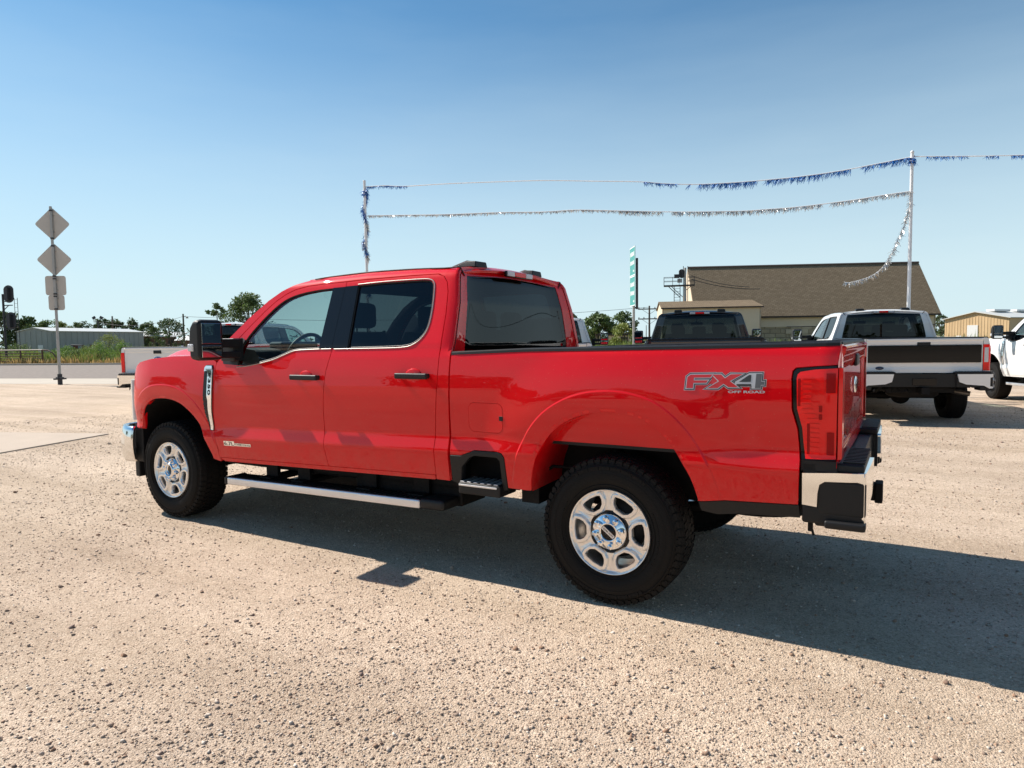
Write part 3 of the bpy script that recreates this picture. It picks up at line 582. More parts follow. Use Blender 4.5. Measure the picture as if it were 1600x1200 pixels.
        for k in range(11): tr.bb((1.17, s * (.47 + k * .045), .903), (1.262, s * (.490 + k * .045), .912))
        tr.build('pad_rib', PLAST, pd)
        if s > 0: MB().bb((1.17, s * .46, .66), (1.262, s * .47, .865)).build('wing_inner', PLAST, core)
    MB().bb((1.20, -.18, .68), (1.238, .18, .80)).build('plate_recess', PLASTG, core, bevel=.004)
    hb = MB().bb((.95, -.52, .54), (1.03, .52, .62)).bb((1.03, -.05, .545), (1.30, .05, .64)).bb((1.27, -.06, .535), (1.31, .06, .65)).build('tow_hitch', CHASSIS, root, bevel=.006)
    MB().tube([(1.05, -.35, .60), (1.22, -.33, .56), (1.24, -.28, .60), (1.22, -.22, .56), (1.05, -.2, .60)], .008).build('chain_loop', CHASSIS, hb)
    MB().cyl((1.03, -.90, .62), (1.03, -.90, .555), .012).cyl((1.035, -.90, .57), (1.045, -.90, .535), .006).build('bumper_bolt', CHASSIS, core)
    # ---- running boards
    for s in (-1, 1):
        z = lambda x: .408 + .0150 * (x + 3.30)
        def bx(x0, x1, y0, y1, a, c, nm, m, par, bv=.006):
            v = [(x, s * y, z(x) + dz) for x in (x0, x1) for y in (y0, y1) for dz in (a, c)]
            return MB().add(v, [(0, 1, 3, 2), (4, 6, 7, 5), (0, 4, 5, 1), (2, 3, 7, 6), (0, 2, 6, 4), (1, 5, 7, 3)]).build(nm, m, par, bevel=bv)
        rb = bx(-3.27, -1.31, .80, .968, -.030, .026, 'running_board', PLAST, root)
        bx(-3.268, -1.315, .958, .985, -.031, .026, 'side_rail', ALU, rb, .010)
        bx(-3.305, -3.265, .79, .984, -.034, .030, 'end_cap', PLAST, rb, .01); bx(-1.315, -1.12, .79, .982, -.034, .036, 'end_cap', PLAST, rb, .02)
        for k in range(42):
            x = -3.24 + k * .0455; bx(x, x + .016, .83, .95, .026, .0310, 'tread_rib', PLAST, rb, 0)
        for x in (-2.98, -2.62, -1.95, -1.48): MB().bb((x, s * .50, z(x) + .01), (x + .13, s * .90, z(x) + .04)).bb((x, s * .80, z(x) + .02), (x + .13, s * .83, RB(x) + .03)).build('board_bracket', CHASSIS, rb)
    # ---- wheels
    def wheel(x, s, spin):
        w = empty('wheel', (x, s * .818, .421), parent=root); S = s
        W2 = .138; R0 = .421; Rr = .240
        tp = [(Rr - .006, -W2 + .03), (Rr + .006, -W2 + .012), (Rr + .04, -W2 - .004), (.30, -W2 - .010), (.345, -W2 - .008), (.375, -W2 + .004), (.398, -W2 + .02), (R0 - .014, -W2 + .030), (R0 - .0085, -W2 + .05), (R0 - .0075, -.05), (R0 - .007, 0)]
        prof = [(r, h) for r, h in tp] + [(r, -h) for r, h in tp[::-1][1:]]
        t = MB().lathe(prof, 'y', 72).build('tire', RUBBER, w)
        tb = MB(); N = 58
        for k in range(N):
            for j, (h0, h1, ph) in enumerate(((-.128, -.086, 0), (-.078, -.036, .5), (-.028, .028, .15), (.036, .078, .6), (.086, .128, .1))):
                a = 2 * math.pi * (k + ph) / N; da = 2 * math.pi / N * .40; sk = .010 if j % 2 else -.010
                q = []
                for rr_ in (R0 - .018, R0 - .0015):
                    for aa, hh, e in ((a - da, h0, -1), (a - da, h1, -1), (a + da, h1, 1), (a + da, h0, 1)):
                        r2 = rr_ - (.012 if (j in (0, 4) and abs(hh) > .12) else 0); ang = aa + sk * (hh - (h0 + h1) / 2) / .02; q.append((r2 * math.cos(ang), hh, r2 * math.sin(ang)))
                tb.add(q, [(4, 5, 6, 7), (0, 1, 5, 4), (1, 2, 6, 5), (2, 3, 7, 6), (3, 0, 4, 7)])
        for k in range(N):      # shoulder lugs running onto the sidewall
            for sd in (-1, 1):
                a = 2 * math.pi * (k + (0 if sd < 0 else .1)) / N; da = 2 * math.pi / N * (.36 if k % 2 else .24); q = []
                for r2, hh in ((.415, .122), (.402, .1255), (.384, .1335), (.380, .128), (.400, .116)):
                    for aa in (a - da, a + da): q.append((r2 * math.cos(aa), sd * hh, r2 * math.sin(aa)))
                tb.add(q, [(0, 1, 3, 2), (2, 3, 5, 4), (4, 5, 7, 6), (0, 2, 8), (1, 9, 3), (2, 4, 6, 8), (3, 9, 7, 5)])
        tb.build('tread_blocks', RUBBER, w, kind='stuff')
        sb = MB()
        for r in (.268, .330, .372):
            hh = W2 + {.268: .0035, .330: .0095, .372: .0045}[r]
            for sd in (-1, 1): sb.lathe([(r - .003, sd * (hh - .003)), (r, sd * (hh + .0016)), (r + .003, sd * (hh - .003))], 'y', 72)
        for r0_, r1_, a0_, a1_, N_ in ((.352, .370, 55, 125, 20), (.352, .370, 235, 305, 20), (.285, .296, 150, 210, 26), (.285, .296, -30, 30, 26)):
            for k in range(N_):
                a = math.radians(a0_ + (a1_ - a0_) * k / N_); da = math.radians((a1_ - a0_) / N_ * (.34 + .14 * ((k * 7) % 3)))
                for sd in (-1, 1):
                    h0_ = W2 + (.0065 if r0_ > .3 else .0085); q = [(rr_ * math.cos(aa), sd * hh_, rr_ * math.sin(aa)) for hh_ in (h0_ - .004, h0_ + .0022) for rr_ in (r0_, r1_) for aa in (a - da, a + da)]
                    sb.add(q, [(4, 5, 7, 6), (0, 1, 5, 4), (2, 6, 7, 3), (0, 4, 6, 2), (1, 3, 7, 5)])
        sb.build('sidewall_relief', RUBBER, w, kind='stuff')
        # rim barrel and face with six openings; outer side is towards s
        MB().lathe([(Rr, S * .128), (Rr + .002, S * .120), (Rr - .012, S * .11), (Rr - .022, S * .06), (Rr - .022, -S * .10), (Rr, -S * .125)], 'y', 56).build('rim_barrel', ALUP, w)
        holes = []
        for k in range(6):
            a = math.radians(60 * k + 30 + spin); ca, sa = math.cos(a), math.sin(a)
            q = [(.134, -.024), (.134, .024), (.152, .048), (.176, .060), (.198, .062), (.206, .046), (.211, .0), (.206, -.046), (.198, -.062), (.176, -.060), (.152, -.048)]
            holes.append([(u * ca - v * sa, u * sa + v * ca) for u, v in q])
        ro = [(Rr * math.cos(2 * math.pi * i / 60), Rr * math.sin(2 * math.pi * i / 60)) for i in range(60)]
        def rimP(u, v):
            r = np.hypot(u, v); th = np.arctan2(v, u) - math.radians(spin); h = .122 - .022 * sstep(.237, .226, r) - .010 * (1 - sstep(.08, .13, r))
            d = np.full(u.shape, 9.)
            for H in holes: d = np.minimum(d, dist_poly(u, v, H + [H[0]]))
            h = h + .017 * (1 - sstep(.015, .024, d))
            sp = np.abs(((th / (math.pi / 3)) + .5) % 1 - .5) * (math.pi / 3) * r
            h = h - .003 * np.exp(-(sp / .006) ** 2) * sstep(.12, .15, r) * (1 - sstep(.20, .225, r))
            return np.stack([u, S * (h + .018), v], 1)
        patch('rim', ro, rimP, ALUP, w, holes, step=.0062, flange=.040, flip=S > 0)
        MB().lathe([(.0, -S * .0), (.16, -S * .0), (.17, S * .01), (.165, S * .03), (.10, S * .035), (0, S * .04)], 'y', 32).build('brake_disc', mat('brake_iron', (.035, .032, .03), .6, metal=.4), w)
        fr = x < -1
        MB().lathe([(.122, S * .1175), (.104, S * .1200), (.103, S * .05)], 'y', 40).build('hub_recess', PLASTG, w)
        prof = [(.104, .085), (.102, .124), (.096, .134), (.060, .136), (.056, .142), (.048, .145), (.046, .138), (0, .138)]
        if fr: prof = [(.104, .085), (.102, .116), (.092, .130), (.064, .134), (.062, .160), (.052, .166), (.048, .150), (.044, .135), (0, .133)]
        MB().lathe([(r, S * h) for r, h in prof], 'y', 40).build('hub_cover', CHROME, w)
        MB().lathe([(0, S * ((.1395) if not fr else .1365)), (.0435, S * (.1395 if not fr else .1365)), (.0435, S * .13)], 'y', 32).build('center_cap', PLASTG, w)
        if not fr:
            a = math.radians(-38) if S < 0 else math.radians(38)
            def R2(u, v): return (u * math.cos(a) - v * math.sin(a), u * math.sin(a) + v * math.cos(a))
            pl = rr(-.0425, -.0105, .0425, .0105, .004, 3); q = [R2(u, v) for u, v in pl]; b = MB().prism([(u, v) for u, v in q], S * .139, S * .1425)
            b.build('cap_plate', ALU, w)
            tv, tf = text_mesh('SUPER DUTY', .0135, .0002, align='CENTER', sx=.92); V = []
            for u, v in tv:
                uu, vv = R2(u, v - .0045); V.append((uu if S < 0 else -uu, S * .1432, vv))
            mesh_obj('cap_lettering', V, tf, PLASTG, w)
        for k in range(8):
            a = 2 * math.pi * (k + .5) / 8 + math.radians(spin); c = (.0795 * math.cos(a), .0795 * math.sin(a))
            MB().cyl((c[0], S * .118, c[1]), (c[0], S * .152, c[1]), .0180, .0165, 6, True, False).cyl((c[0], S * .152, c[1]), (c[0], S * .159, c[1]), .0160, .007, 12).build('lug_nut', CHROME, w, bevel=.0015)
        return w
    for s in (-1, 1): wheel(0, s, 32); wheel(-4.06, s, 12)
    # ---- chassis
    fr = MB()
    for s in (-1, 1): fr.bb((-4.6, s * .40, .50), (-.9, s * .47, .66)).bb((-.95, s * .40, .60), (1.02, s * .47, .76))
    for x in (-3.2, -2.2, -1.2, -.7, .7, 1.0): fr.bb((x - .05, -.42, .56), (x + .05, .42, .64))
    fr = fr.build('chassis_frame', CHASSIS, root)
    MB().cyl((0, -.72, .42), (0, .72, .42), .055).lathe([(.0, -.16), (.10, -.13), (.155, -.04), (.155, .05), (.10, .13), (0, .16)], 'x', 24, (0, -.0, .42)).build('rear_axle', CHASSIS, root)
    MB().cyl((-4.06, -.72, .42), (-4.06, .72, .42), .05).lathe([(.0, -.14), (.09, -.11), (.13, 0), (.09, .11), (0, .14)], 'x', 20, (-4.06, .25, .42)).build('front_axle', CHASSIS, root)
    ms = MB()
    for s in (-1, 1):
        ms.tube([(-.72, s * .52, .62), (-.4, s * .52, .50), (0, s * .52, .47), (.4, s * .52, .52), (.75, s * .52, .64)], .035, 4); ms.cyl((-.18, s * .60, .36), (-.10, s * .56, .86), .032); ms.cyl((-3.95, s * .60, .42), (-4.0, s * .55, .95), .045)
        ms.tube([(-.55, s * .75, .66), (-.45, s * .74, .72), (-.2, s * .74, .73), (-.05, s * .74, .69)], .010)
        ms.bb((-.62, s * .58, .50), (-.50, s * .84, .84)).bb((.56, s * .55, .60), (.62, s * .90, .90))
    ms.build('suspension', CHASSIS, root, kind='stuff')
    MB().bb((-2.05, -.80, .40), (-1.10, -.50, .60)).bb((-3.25, -.80, .50), (-1.10, .80, .56)).bb((-2.95, -.36, .30), (-2.4, .3, .56)).cyl((-2.4, 0, .45), (-.15, 0, .45), .045).bb((-2.0, .50, .42), (-1.0, .80, .58)).build('underbody', CHASSIS, root, bevel=.02)
    MB().tube([(-3.4, .30, .40), (-1.5, .34, .38), (-.4, .36, .44), (-.2, .40, .70), (.3, .45, .70), (.55, .62, .55), (.68, .88, .50)], .045, 10).cyl((-1.9, .33, .38), (-1.2, .34, .38), .10).build('exhaust_pipe', mat('exhaust_steel', (.25, .22, .19), .45, metal=.8), root)
    t = MB().lathe([(.22, -.10), (.35, -.12), (.40, -.08), (.405, 0), (.40, .08), (.35, .12), (.22, .10)], 'z', 40, (.62, 0, .57)).build('spare_wheel', RUBBER, root)
    MB().bb((-4.50, -.46, .40), (-3.45, .46, 1.22)).build('engine', CHASSIS, root, bevel=.04); MB().bb((-4.62, -.86, .48), (-4.57, .86, 1.27)).build('radiator_support', CHASSIS, root)  # unseen solid box and panel added to stop sun passing through the bay
    # ---- interior
    fl = MB().bb((-3.30, -.88, .60), (-1.15, .88, .66)).bb((-1.17, -.86, .6), (-1.15, .86, 1.36)).bb((-3.45, -.86, .62), (-3.38, .86, 1.30)).build('cab_floor', INTER, root)
    for s in (-1, 1): patch('pillar_trim', [(x * .998 - .006, z - .004) for x, z in cab], side_fn(s, -.034), INTERL if False else INTER, root, flip=s < 0, step=.04, flange=0)
    for s in (-1, 1): patch('inner_door_frame', [(x, z) for x, z in rear_door], side_fn(s, -.05), INTER, root, [offset_poly(WIN_R, .006)], flip=s < 0, step=.05, flange=0); patch('inner_door_frame', front_door, side_fn(s, -.05), INTER, root, [offset_poly(WIN_F, .006)], flip=s < 0, step=.05, flange=0)
    for s in (-1, 1): patch('door_card', [(-3.34, .66), (-3.34, 1.30), (-2.95, 1.315), (-2.56, 1.40), (-2.42, 1.43), (-1.38, 1.445), (-1.19, 1.40), (-1.19, .66)], side_fn(s, -.075), INTER, root, flip=s < 0, step=.1, flange=0)
    def hl(u, w): return roofP(u, w) + np.array([0, 0, -.055])
    patch('headliner', [(-1.14, -.75), (-1.14, .75), (-2.56, .75), (-2.64, 0), (-2.56, -.75)], hl, LINER, root, step=.15, flange=0, flip=True)
    ds = MB().prism([(-3.46, 1.40), (-3.20, 1.47), (-3.03, 1.45), (-2.96, 1.36), (-2.98, 1.10), (-3.10, .92), (-3.42, .90)], -.86, .86).build('dashboard', INTER, root, bevel=.03, seg=3)
    MB().bb((-3.00, -.16, 1.27), (-2.965, .16, 1.50)).build('screen', PLASTG, ds, bevel=.006); MB().bb((-3.18, -.60, 1.44), (-3.02, -.20, 1.515)).build('instrument_hood', INTER, ds, bevel=.02)
    sw = MB(); P = [(-2.97 + .19 * math.sin(a) * .42, -.40 + .19 * math.cos(a), 1.40 + .19 * math.sin(a) * .9) for a in np.linspace(0, 2 * math.pi, 33)]; sw.tube(P, .016, 8, False)
    sw.cyl((-3.0, -.40, 1.385), (-2.94, -.40, 1.41), .055); sw.tube([P[0], (-2.97, -.40, 1.40), P[16]], .014); sw.tube([(-2.97, -.40, 1.40), P[24]], .014); sw.cyl((-3.0, -.40, 1.39), (-3.15, -.40, 1.32), .03)
    sw.build('steering_wheel', PLAST, root)
    def seat(x, y, w, hz, nm='seat'):
        st = MB().bb((x - .50, y - w / 2, .85), (x, y + w / 2, 1.03)).build(nm, INTER, root, bevel=.05, seg=3)
        MB().prism([(x - .10, .95), (x + .03, .93), (x + .17, 1.53), (x + .14, 1.585), (x + .07, 1.585), (x + .02, 1.50)], y - w / 2 + .02, y + w / 2 - .02).build('seat_back', INTER, st, bevel=.035, seg=3)
        for yy in ([y] if w < .7 else [y - .40, y, y + .40][:3]):
            MB().bb((x + .09, yy - .13, hz - .10), (x + .18, yy + .13, hz + .10)).build('headrest', INTER, st, bevel=.045, seg=3)
            MB().cyl((x + .12, yy - .06, 1.55), (x + .125, yy - .06, hz - .06), .007).cyl((x + .12, yy + .06, 1.55), (x + .125, yy + .06, hz - .06), .007).build('headrest_post', CHROME, st)
    seat(-2.42, -.42, .54, 1.71); seat(-2.42, .42, .54, 1.71); seat(-1.55, 0, 1.40, 1.63, 'rear_bench')
    MB().cyl((-2.98, 0, 1.93), (-2.93, 0, 1.84), .012).bb((-2.94, -.13, 1.775), (-2.90, .13, 1.845)).build('rear_view_mirror', PLAST, root, bevel=.012)
    return root
def catmull3(P, n=4):
    P = [np.array(p, float) for p in P]; out = []
    for i in range(len(P) - 1):
        p0 = P[max(i - 1, 0)]; p1 = P[i]; p2 = P[i + 1]; p3 = P[min(i + 2, len(P) - 1)]
        for k in range(n):
            t = k / n; out.append(tuple(.5 * ((2 * p1) + (-p0 + p2) * t + (2 * p0 - 5 * p1 + 4 * p2 - p3) * t * t + (-p0 + 3 * p1 - 3 * p2 + p3) * t ** 3)))
    out.append(tuple(P[-1])); return out

truck = build_truck()
tag(truck, 'glossy red crew cab pickup with chrome bumpers and silver running boards, nearest in the lot', 'truck')
# ------------------------------------------------------------------ setting
T17 = math.radians(17.0); E1 = Vector((math.cos(T17), math.sin(T17), 0)); E2 = Vector((-math.sin(T17), math.cos(T17), 0))
def NT(m): return m.node_tree.nodes, m.node_tree.links
def gravel_mat():
    m = bpy.data.materials.new('pale_gravel'); m.use_nodes = True; N, L = NT(m); b = N['Principled BSDF']; b.inputs['Roughness'].default_value = .95; b.inputs['Specular IOR Level'].default_value = .15
    tc = N.new('ShaderNodeTexCoord')
    def vor(s, out='Distance', feat='F1'):
        v = N.new('ShaderNodeTexVoronoi'); v.inputs['Scale'].default_value = s; v.feature = feat; L.new(tc.outputs['Object'], v.inputs['Vector']); return v
    def noi(s, d=4, r=.55):
        v = N.new('ShaderNodeTexNoise'); v.inputs['Scale'].default_value = s; v.inputs['Detail'].default_value = d; v.inputs['Roughness'].default_value = r; L.new(tc.outputs['Object'], v.inputs['Vector']); return v
    v1 = vor(130); v2 = vor(55); n1 = noi(.35, 5); n2 = noi(7, 6, .7); n3 = noi(260, 3)
    ramp = N.new('ShaderNodeValToRGB'); e = ramp.color_ramp.elements
    e[0].position = 0; e[0].color = (0.335, 0.257, 0.201, 1); e[1].position = 1; e[1].color = (0.749, 0.638, 0.522, 1)
    for p_, c in ((.25, (0.475, 0.381, 0.294, 1)), (.55, (0.571, 0.468, 0.371, 1)), (.85, (0.638, 0.524, 0.418, 1))): k = ramp.color_ramp.elements.new(p_); k.color = c
    sep = N.new('ShaderNodeSeparateColor'); L.new(v1.outputs['Color'], sep.inputs[0])
    mm = N.new('ShaderNodeMath'); mm.operation = 'MULTIPLY_ADD'; mm.inputs[1].default_value = .80; mm.inputs[2].default_value = .05; L.new(sep.outputs[0], mm.inputs[0])
    ad = N.new('ShaderNodeMath'); ad.operation = 'MULTIPLY_ADD'; ad.inputs[1].default_value = .45; L.new(n2.outputs['Fac'], ad.inputs[0]); L.new(mm.outputs[0], ad.inputs[2])
    sb = N.new('ShaderNodeMath'); sb.operation = 'SUBTRACT'; sb.inputs[1].default_value = .14; L.new(ad.outputs[0], sb.inputs[0]); L.new(sb.outputs[0], ramp.inputs[0])
    n5 = noi(22, 8, .75); n6 = noi(3.2, 8, .7); cl = N.new('ShaderNodeMath'); cl.operation = 'MULTIPLY_ADD'; cl.inputs[1].default_value = .75; L.new(n5.outputs['Fac'], cl.inputs[0])
    cl2 = N.new('ShaderNodeMath'); cl2.operation = 'MULTIPLY_ADD'; cl2.inputs[1].default_value = .45; cl2.inputs[2].default_value = -.60; L.new(n6.outputs['Fac'], cl2.inputs[0]); L.new(cl2.outputs[0], cl.inputs[2])
    sc2 = N.new('ShaderNodeMath'); sc2.operation = 'MULTIPLY_ADD'; sc2.inputs[1].default_value = 1.35; L.new(cl.outputs[0], sc2.inputs[0]); L.new(sb.outputs[0], sc2.inputs[2]); L.new(sc2.outputs[0], ramp.inputs[0])
    big = N.new('ShaderNodeValToRGB'); be = big.color_ramp.elements; be[0].position = .33; be[0].color = (.88, .85, .82, 1); be[1].position = .66; be[1].color = (1.08, 1.05, 1.0, 1); L.new(n1.outputs['Fac'], big.inputs[0])
    mp = N.new('ShaderNodeMapping'); mp.inputs['Rotation'].default_value = (0, 0, -math.radians(24)); mp.inputs['Scale'].default_value = (.09, 1.0, 1); L.new(tc.outputs['Object'], mp.inputs[0]); tk = N.new('ShaderNodeTexNoise'); tk.inputs['Scale'].default_value = 1.5; tk.inputs['Detail'].default_value = 4; L.new(mp.outputs[0], tk.inputs['Vector']); tr = N.new('ShaderNodeValToRGB'); te = tr.color_ramp.elements; te[0].position = .36; te[0].color = (.86, .835, .80, 1); te[1].position = .60; te[1].color = (1.04, 1.03, 1.02, 1); L.new(tk.outputs['Fac'], tr.inputs[0]); bm2 = N.new('ShaderNodeMix'); bm2.data_type = 'RGBA'; bm2.blend_type = 'MULTIPLY'; bm2.inputs[0].default_value = 1; L.new(big.outputs[0], bm2.inputs[6]); L.new(tr.outputs[0], bm2.inputs[7]); big = bm2
    mx = N.new('ShaderNodeMix'); mx.data_type = 'RGBA'; mx.blend_type = 'MULTIPLY'; mx.inputs[0].default_value = 1; L.new(ramp.outputs[0], mx.inputs[6]); L.new(big.outputs[2], mx.inputs[7]); L.new(mx.outputs[2], b.inputs['Base Color'])
    # relief: two sizes of crushed stone over fine grit
    def bump(src, strength, dist, prev=None):
        bp = N.new('ShaderNodeBump'); bp.inputs['Strength'].default_value = strength; bp.inputs['Distance'].default_value = dist; bp.invert = True; L.new(src, bp.inputs['Height'])
        if prev: L.new(prev.outputs[0], bp.inputs['Normal'])
        return bp
    b1 = bump(v2.outputs['Distance'], .22, .006); b2 = bump(v1.outputs['Distance'], .8, .0055, b1); b3 = bump(n3.outputs['Fac'], .9, .004, b2); b4 = bump(n2.outputs['Fac'], .35, .03, b3); L.new(b4.outputs[0], b.inputs['Normal']); return m
def sheet(name, poly, z, m, **k):
    o = mesh_obj(name, [(x, y, z) for x, y in poly], [tuple(range(len(poly)))], m); return tag(o, kind='structure', **k)
sheet('ground', [(-1500, -1500), (1500, -1500), (1500, 1500), (-1500, 1500)], 0, gravel_mat())
def strip(a0, n0, n1, l0, l1, z, name, m, **k):     # sheet along the street; n = distance across it, l = along it
    P = [E1 * l0 + E2 * n0, E1 * l1 + E2 * n0, E1 * l1 + E2 * n1, E1 * l0 + E2 * n1]; return sheet(name, [(p.x, p.y) for p in P], z, m, **k)
CONC = mat('concrete', (.47, .41, .33), .9, bump=.4, bscale=30, var=.12, vscale=1.2)
ROADM = mat('old_chip_seal', (.205, .168, .14), .95, bump=1.0, bscale=9, var=.5, vscale=4.)
VERGE = mat('dry_grass_ground', (.20, .155, .07), .95, bump=.8, bscale=6, var=.35, vscale=.6)
# E2 coordinate of the sign post is about 17.0
strip(0, 17.4, 21.2, -400, 400, .004, 'concrete_shoulder', CONC)
strip(0, 21.2, 40.2, -400, 400, .008, 'road', ROADM)
k_ = MB(); a = E1 * -200 + E2 * 40.2; b = E1 * 200 + E2 * 40.2; c = E2 * .35
k_.add([a, b, b + c, a + c] + [q + Vector((0, 0, .14)) for q in (a, b, b + c, a + c)], [(0, 1, 5, 4), (1, 2, 6, 5), (2, 3, 7, 6), (3, 0, 4, 7), (4, 5, 6, 7)]).build('kerb', CONC, kind='structure')
strip(0, 40.55, 420, -500, 500, .010, 'verge', VERGE)
ap = MB(); ap.prism([(-10.27, 1.86), (-9.63, .01), (-8.8, -2.4), (-13.2, -4.6), (-20.5, -2.2), (-19.2, -.9), (-15.5, .20), (-12.5, 1.05)], .0, .016, 'z'); ap.build('concrete_apron', mat('dusty_concrete', (.47, .38, .295), .95, bump=.5, bscale=40, var=.10, vscale=2), kind='structure')

# loose stones, crushed rock: real pebbles lying on the lot, too many to count
def stones(name, n, region, s0, s1, cols, seed, sub=False):
    rng = np.random.default_rng(seed); x0, x1, y0, y1 = region
    # denser close to the viewer, thinning outwards
    R = 2.0 + (rng.random(n * 2) ** 1.35) * 15; A = math.radians(90) - (YAW + (rng.random(n * 2) - .5) * 2 * math.radians(52))
    X = CAM[0] + R * np.cos(A); Y = CAM[1] + R * np.sin(A)
    dn = .5 + .5 * np.sin(X * 1.3 + 1.7 * np.sin(Y * .9)) * np.sin(Y * 1.1 + 1.3 * np.sin(X * .7 + 2)); keep = rng.random(n * 2) < .22 + .78 * dn; idx = np.nonzero(keep)[0][:n]; n = len(idx); X = X[idx]; Y = Y[idx]; rr_ = R[idx]
    S = s0 * np.exp(rng.normal(0, .42, n)); S = np.clip(S, s0 * .5, s1) * (1 + .04 * rr_)
    if sub: bm = bmesh.new(); bmesh.ops.create_icosphere(bm, subdivisions=1, radius=1)
    else:
        bm = bmesh.new(); bmesh.ops.create_icosphere(bm, subdivisions=1, radius=1) if sub else bmesh.ops.create_cube(bm, size=1.5)
    base = np.array([v.co[:] for v in bm.verts]); F = np.array([[v.index for v in f.verts] for f in bm.faces]); bm.free()
    nv = len(base); J = rng.normal(1, .22, (n, nv, 1)); sc3 = np.stack([rng.uniform(.75, 1.4, n), rng.uniform(.65, 1.1, n), rng.uniform(.45, .8, n)], 1)[:, None, :]
    V = base[None] * J * sc3 * S[:, None, None]; t = rng.uniform(0, 6.28, n); tl = rng.normal(0, .35, n)
    c, s = np.cos(tl), np.sin(tl); V = np.stack([V[..., 0] * c[:, None] + V[..., 2] * s[:, None], V[..., 1], -V[..., 0] * s[:, None] + V[..., 2] * c[:, None]], 2)
    c, s = np.cos(t), np.sin(t); V = np.stack([V[..., 0] * c[:, None] - V[..., 1] * s[:, None] + X[:, None], V[..., 0] * s[:, None] + V[..., 1] * c[:, None] + Y[:, None], V[..., 2] + (S * .22)[:, None]], 2)
    me = bpy.data.meshes.new(name); k = F.shape[1]; nf = len(F) * n
    me.vertices.add(n * nv); me.vertices.foreach_set('co', V.astype(np.float32).ravel())
    fi = (F[None] + (np.arange(n) * nv)[:, None, None]).reshape(-1); me.loops.add(nf * k); me.loops.foreach_set('vertex_index', fi.astype(np.int32)); me.polygons.add(nf)
    me.polygons.foreach_set('loop_start', np.arange(0, nf * k, k, dtype=np.int32)); me.polygons.foreach_set('loop_total', np.full(nf, k, np.int32)); me.update(calc_edges=True)
    col = np.array(cols)[rng.choice(len(cols), n)] * rng.uniform(.82, 1.15, (n, 1)); at_ = me.color_attributes.new('stone', 'FLOAT_COLOR', 'POINT')
    cc = np.ones((n * nv, 4), np.float32); cc[:, :3] = np.repeat(col, nv, 0); at_.data.foreach_set('color', cc.ravel())
    me.materials.append(STONE); o = bpy.data.objects.new(name, me); link(o); return tag(o, kind='stuff')
STONE = bpy.data.materials.new('crushed_stone'); STONE.use_nodes = True; N, L = NT(STONE); _a = N.new('ShaderNodeAttribute'); _a.attribute_name = 'stone'; L.new(_a.outputs['Color'], N['Principled BSDF'].inputs['Base Color']); N['Principled BSDF'].inputs['Roughness'].default_value = .92
tan3 = [(.46, .36, .28), (.42, .33, .25), (.52, .42, .34), (.38, .29, .22), (.48, .36, .26), (.62, .53, .44), (.30, .22, .165), (.36, .235, .16)]
tag(stones('loose_gravel', 130000, (0, 0, 0, 0), .0027, .009, tan3, 3), 'small pale crushed stones scattered all over the gravel lot', 'gravel')
tag(stones('larger_stones', 1600, (0, 0, 0, 0), .0062, .019, tan3[:3] + [(.30, .18, .115), (.36, .23, .15), (.22, .14, .10), (.40, .30, .22), (.27, .19, .15)], 5, True), 'darker brown stones lying singly on the gravel', 'stones')

# ------------------------------------------------------------------ foliage
def leafmat(name, col, var=.35):
    m = bpy.data.materials.new(name); m.use_nodes = True; N, L = NT(m); b = N['Principled BSDF']; b.inputs['Roughness'].default_value = .65
    g = N.new('ShaderNodeNewGeometry'); r = N.new('ShaderNodeValToRGB'); r.color_ramp.elements[0].color = (*[c * (1 - var) for c in col], 1); r.color_ramp.elements[1].color = (*[c * (1 + var) for c in col], 1)
    L.new(g.outputs['Random Per Island'], r.inputs[0]); L.new(r.outputs[0], b.inputs['Base Color'])
    tr = N.new('ShaderNodeBsdfTranslucent'); L.new(r.outputs[0], tr.inputs[0]); mx = N.new('ShaderNodeMixShader'); mx.inputs[0].default_value = .25; L.new(b.outputs[0], mx.inputs[1]); L.new(tr.outputs[0], mx.inputs[2]); L.new(mx.outputs[0], N['Material Output'].inputs[0]); return m
LEAFD = leafmat('dark_leaves', (.075, .110, .036)); LEAFM = leafmat('mid_leaves', (.115, .165, .048)); LEAFL = leafmat('yellow_green_leaves', (.24, .28, .07)); LEAFG = leafmat('bright_green_weeds', (.16, .26, .045))
DRY = leafmat('dry_weeds', (.50, .35, .14)); BARK = mat('bark', (.11, .085, .065), .9, bump=.8, bscale=14)
def quads(name, C, D, U, m, parent=None, **k):      # leaf quads from centres and half axes
    n = len(C); V = np.empty((n, 4, 3), np.float32); V[:, 0] = C - D; V[:, 1] = C - U * .8; V[:, 2] = C + D; V[:, 3] = C + U * .8
    me = bpy.data.meshes.new(name); me.vertices.add(n * 4); me.vertices.foreach_set('co', V.ravel()); me.loops.add(n * 4); me.loops.foreach_set('vertex_index', np.arange(n * 4, dtype=np.int32)); me.polygons.add(n)
    me.polygons.foreach_set('loop_start', np.arange(0, n * 4, 4, dtype=np.int32)); me.polygons.foreach_set('loop_total', np.full(n, 4, np.int32)); me.update(calc_edges=True); me.materials.append(m)
    o = bpy.data.objects.new(name, me); link(o)
    if parent: o.parent = parent
    return tag(o, **k)
def rand_dirs(rng, n):
    v = rng.normal(size=(n, 3)); return v / np.linalg.norm(v, axis=1)[:, None]
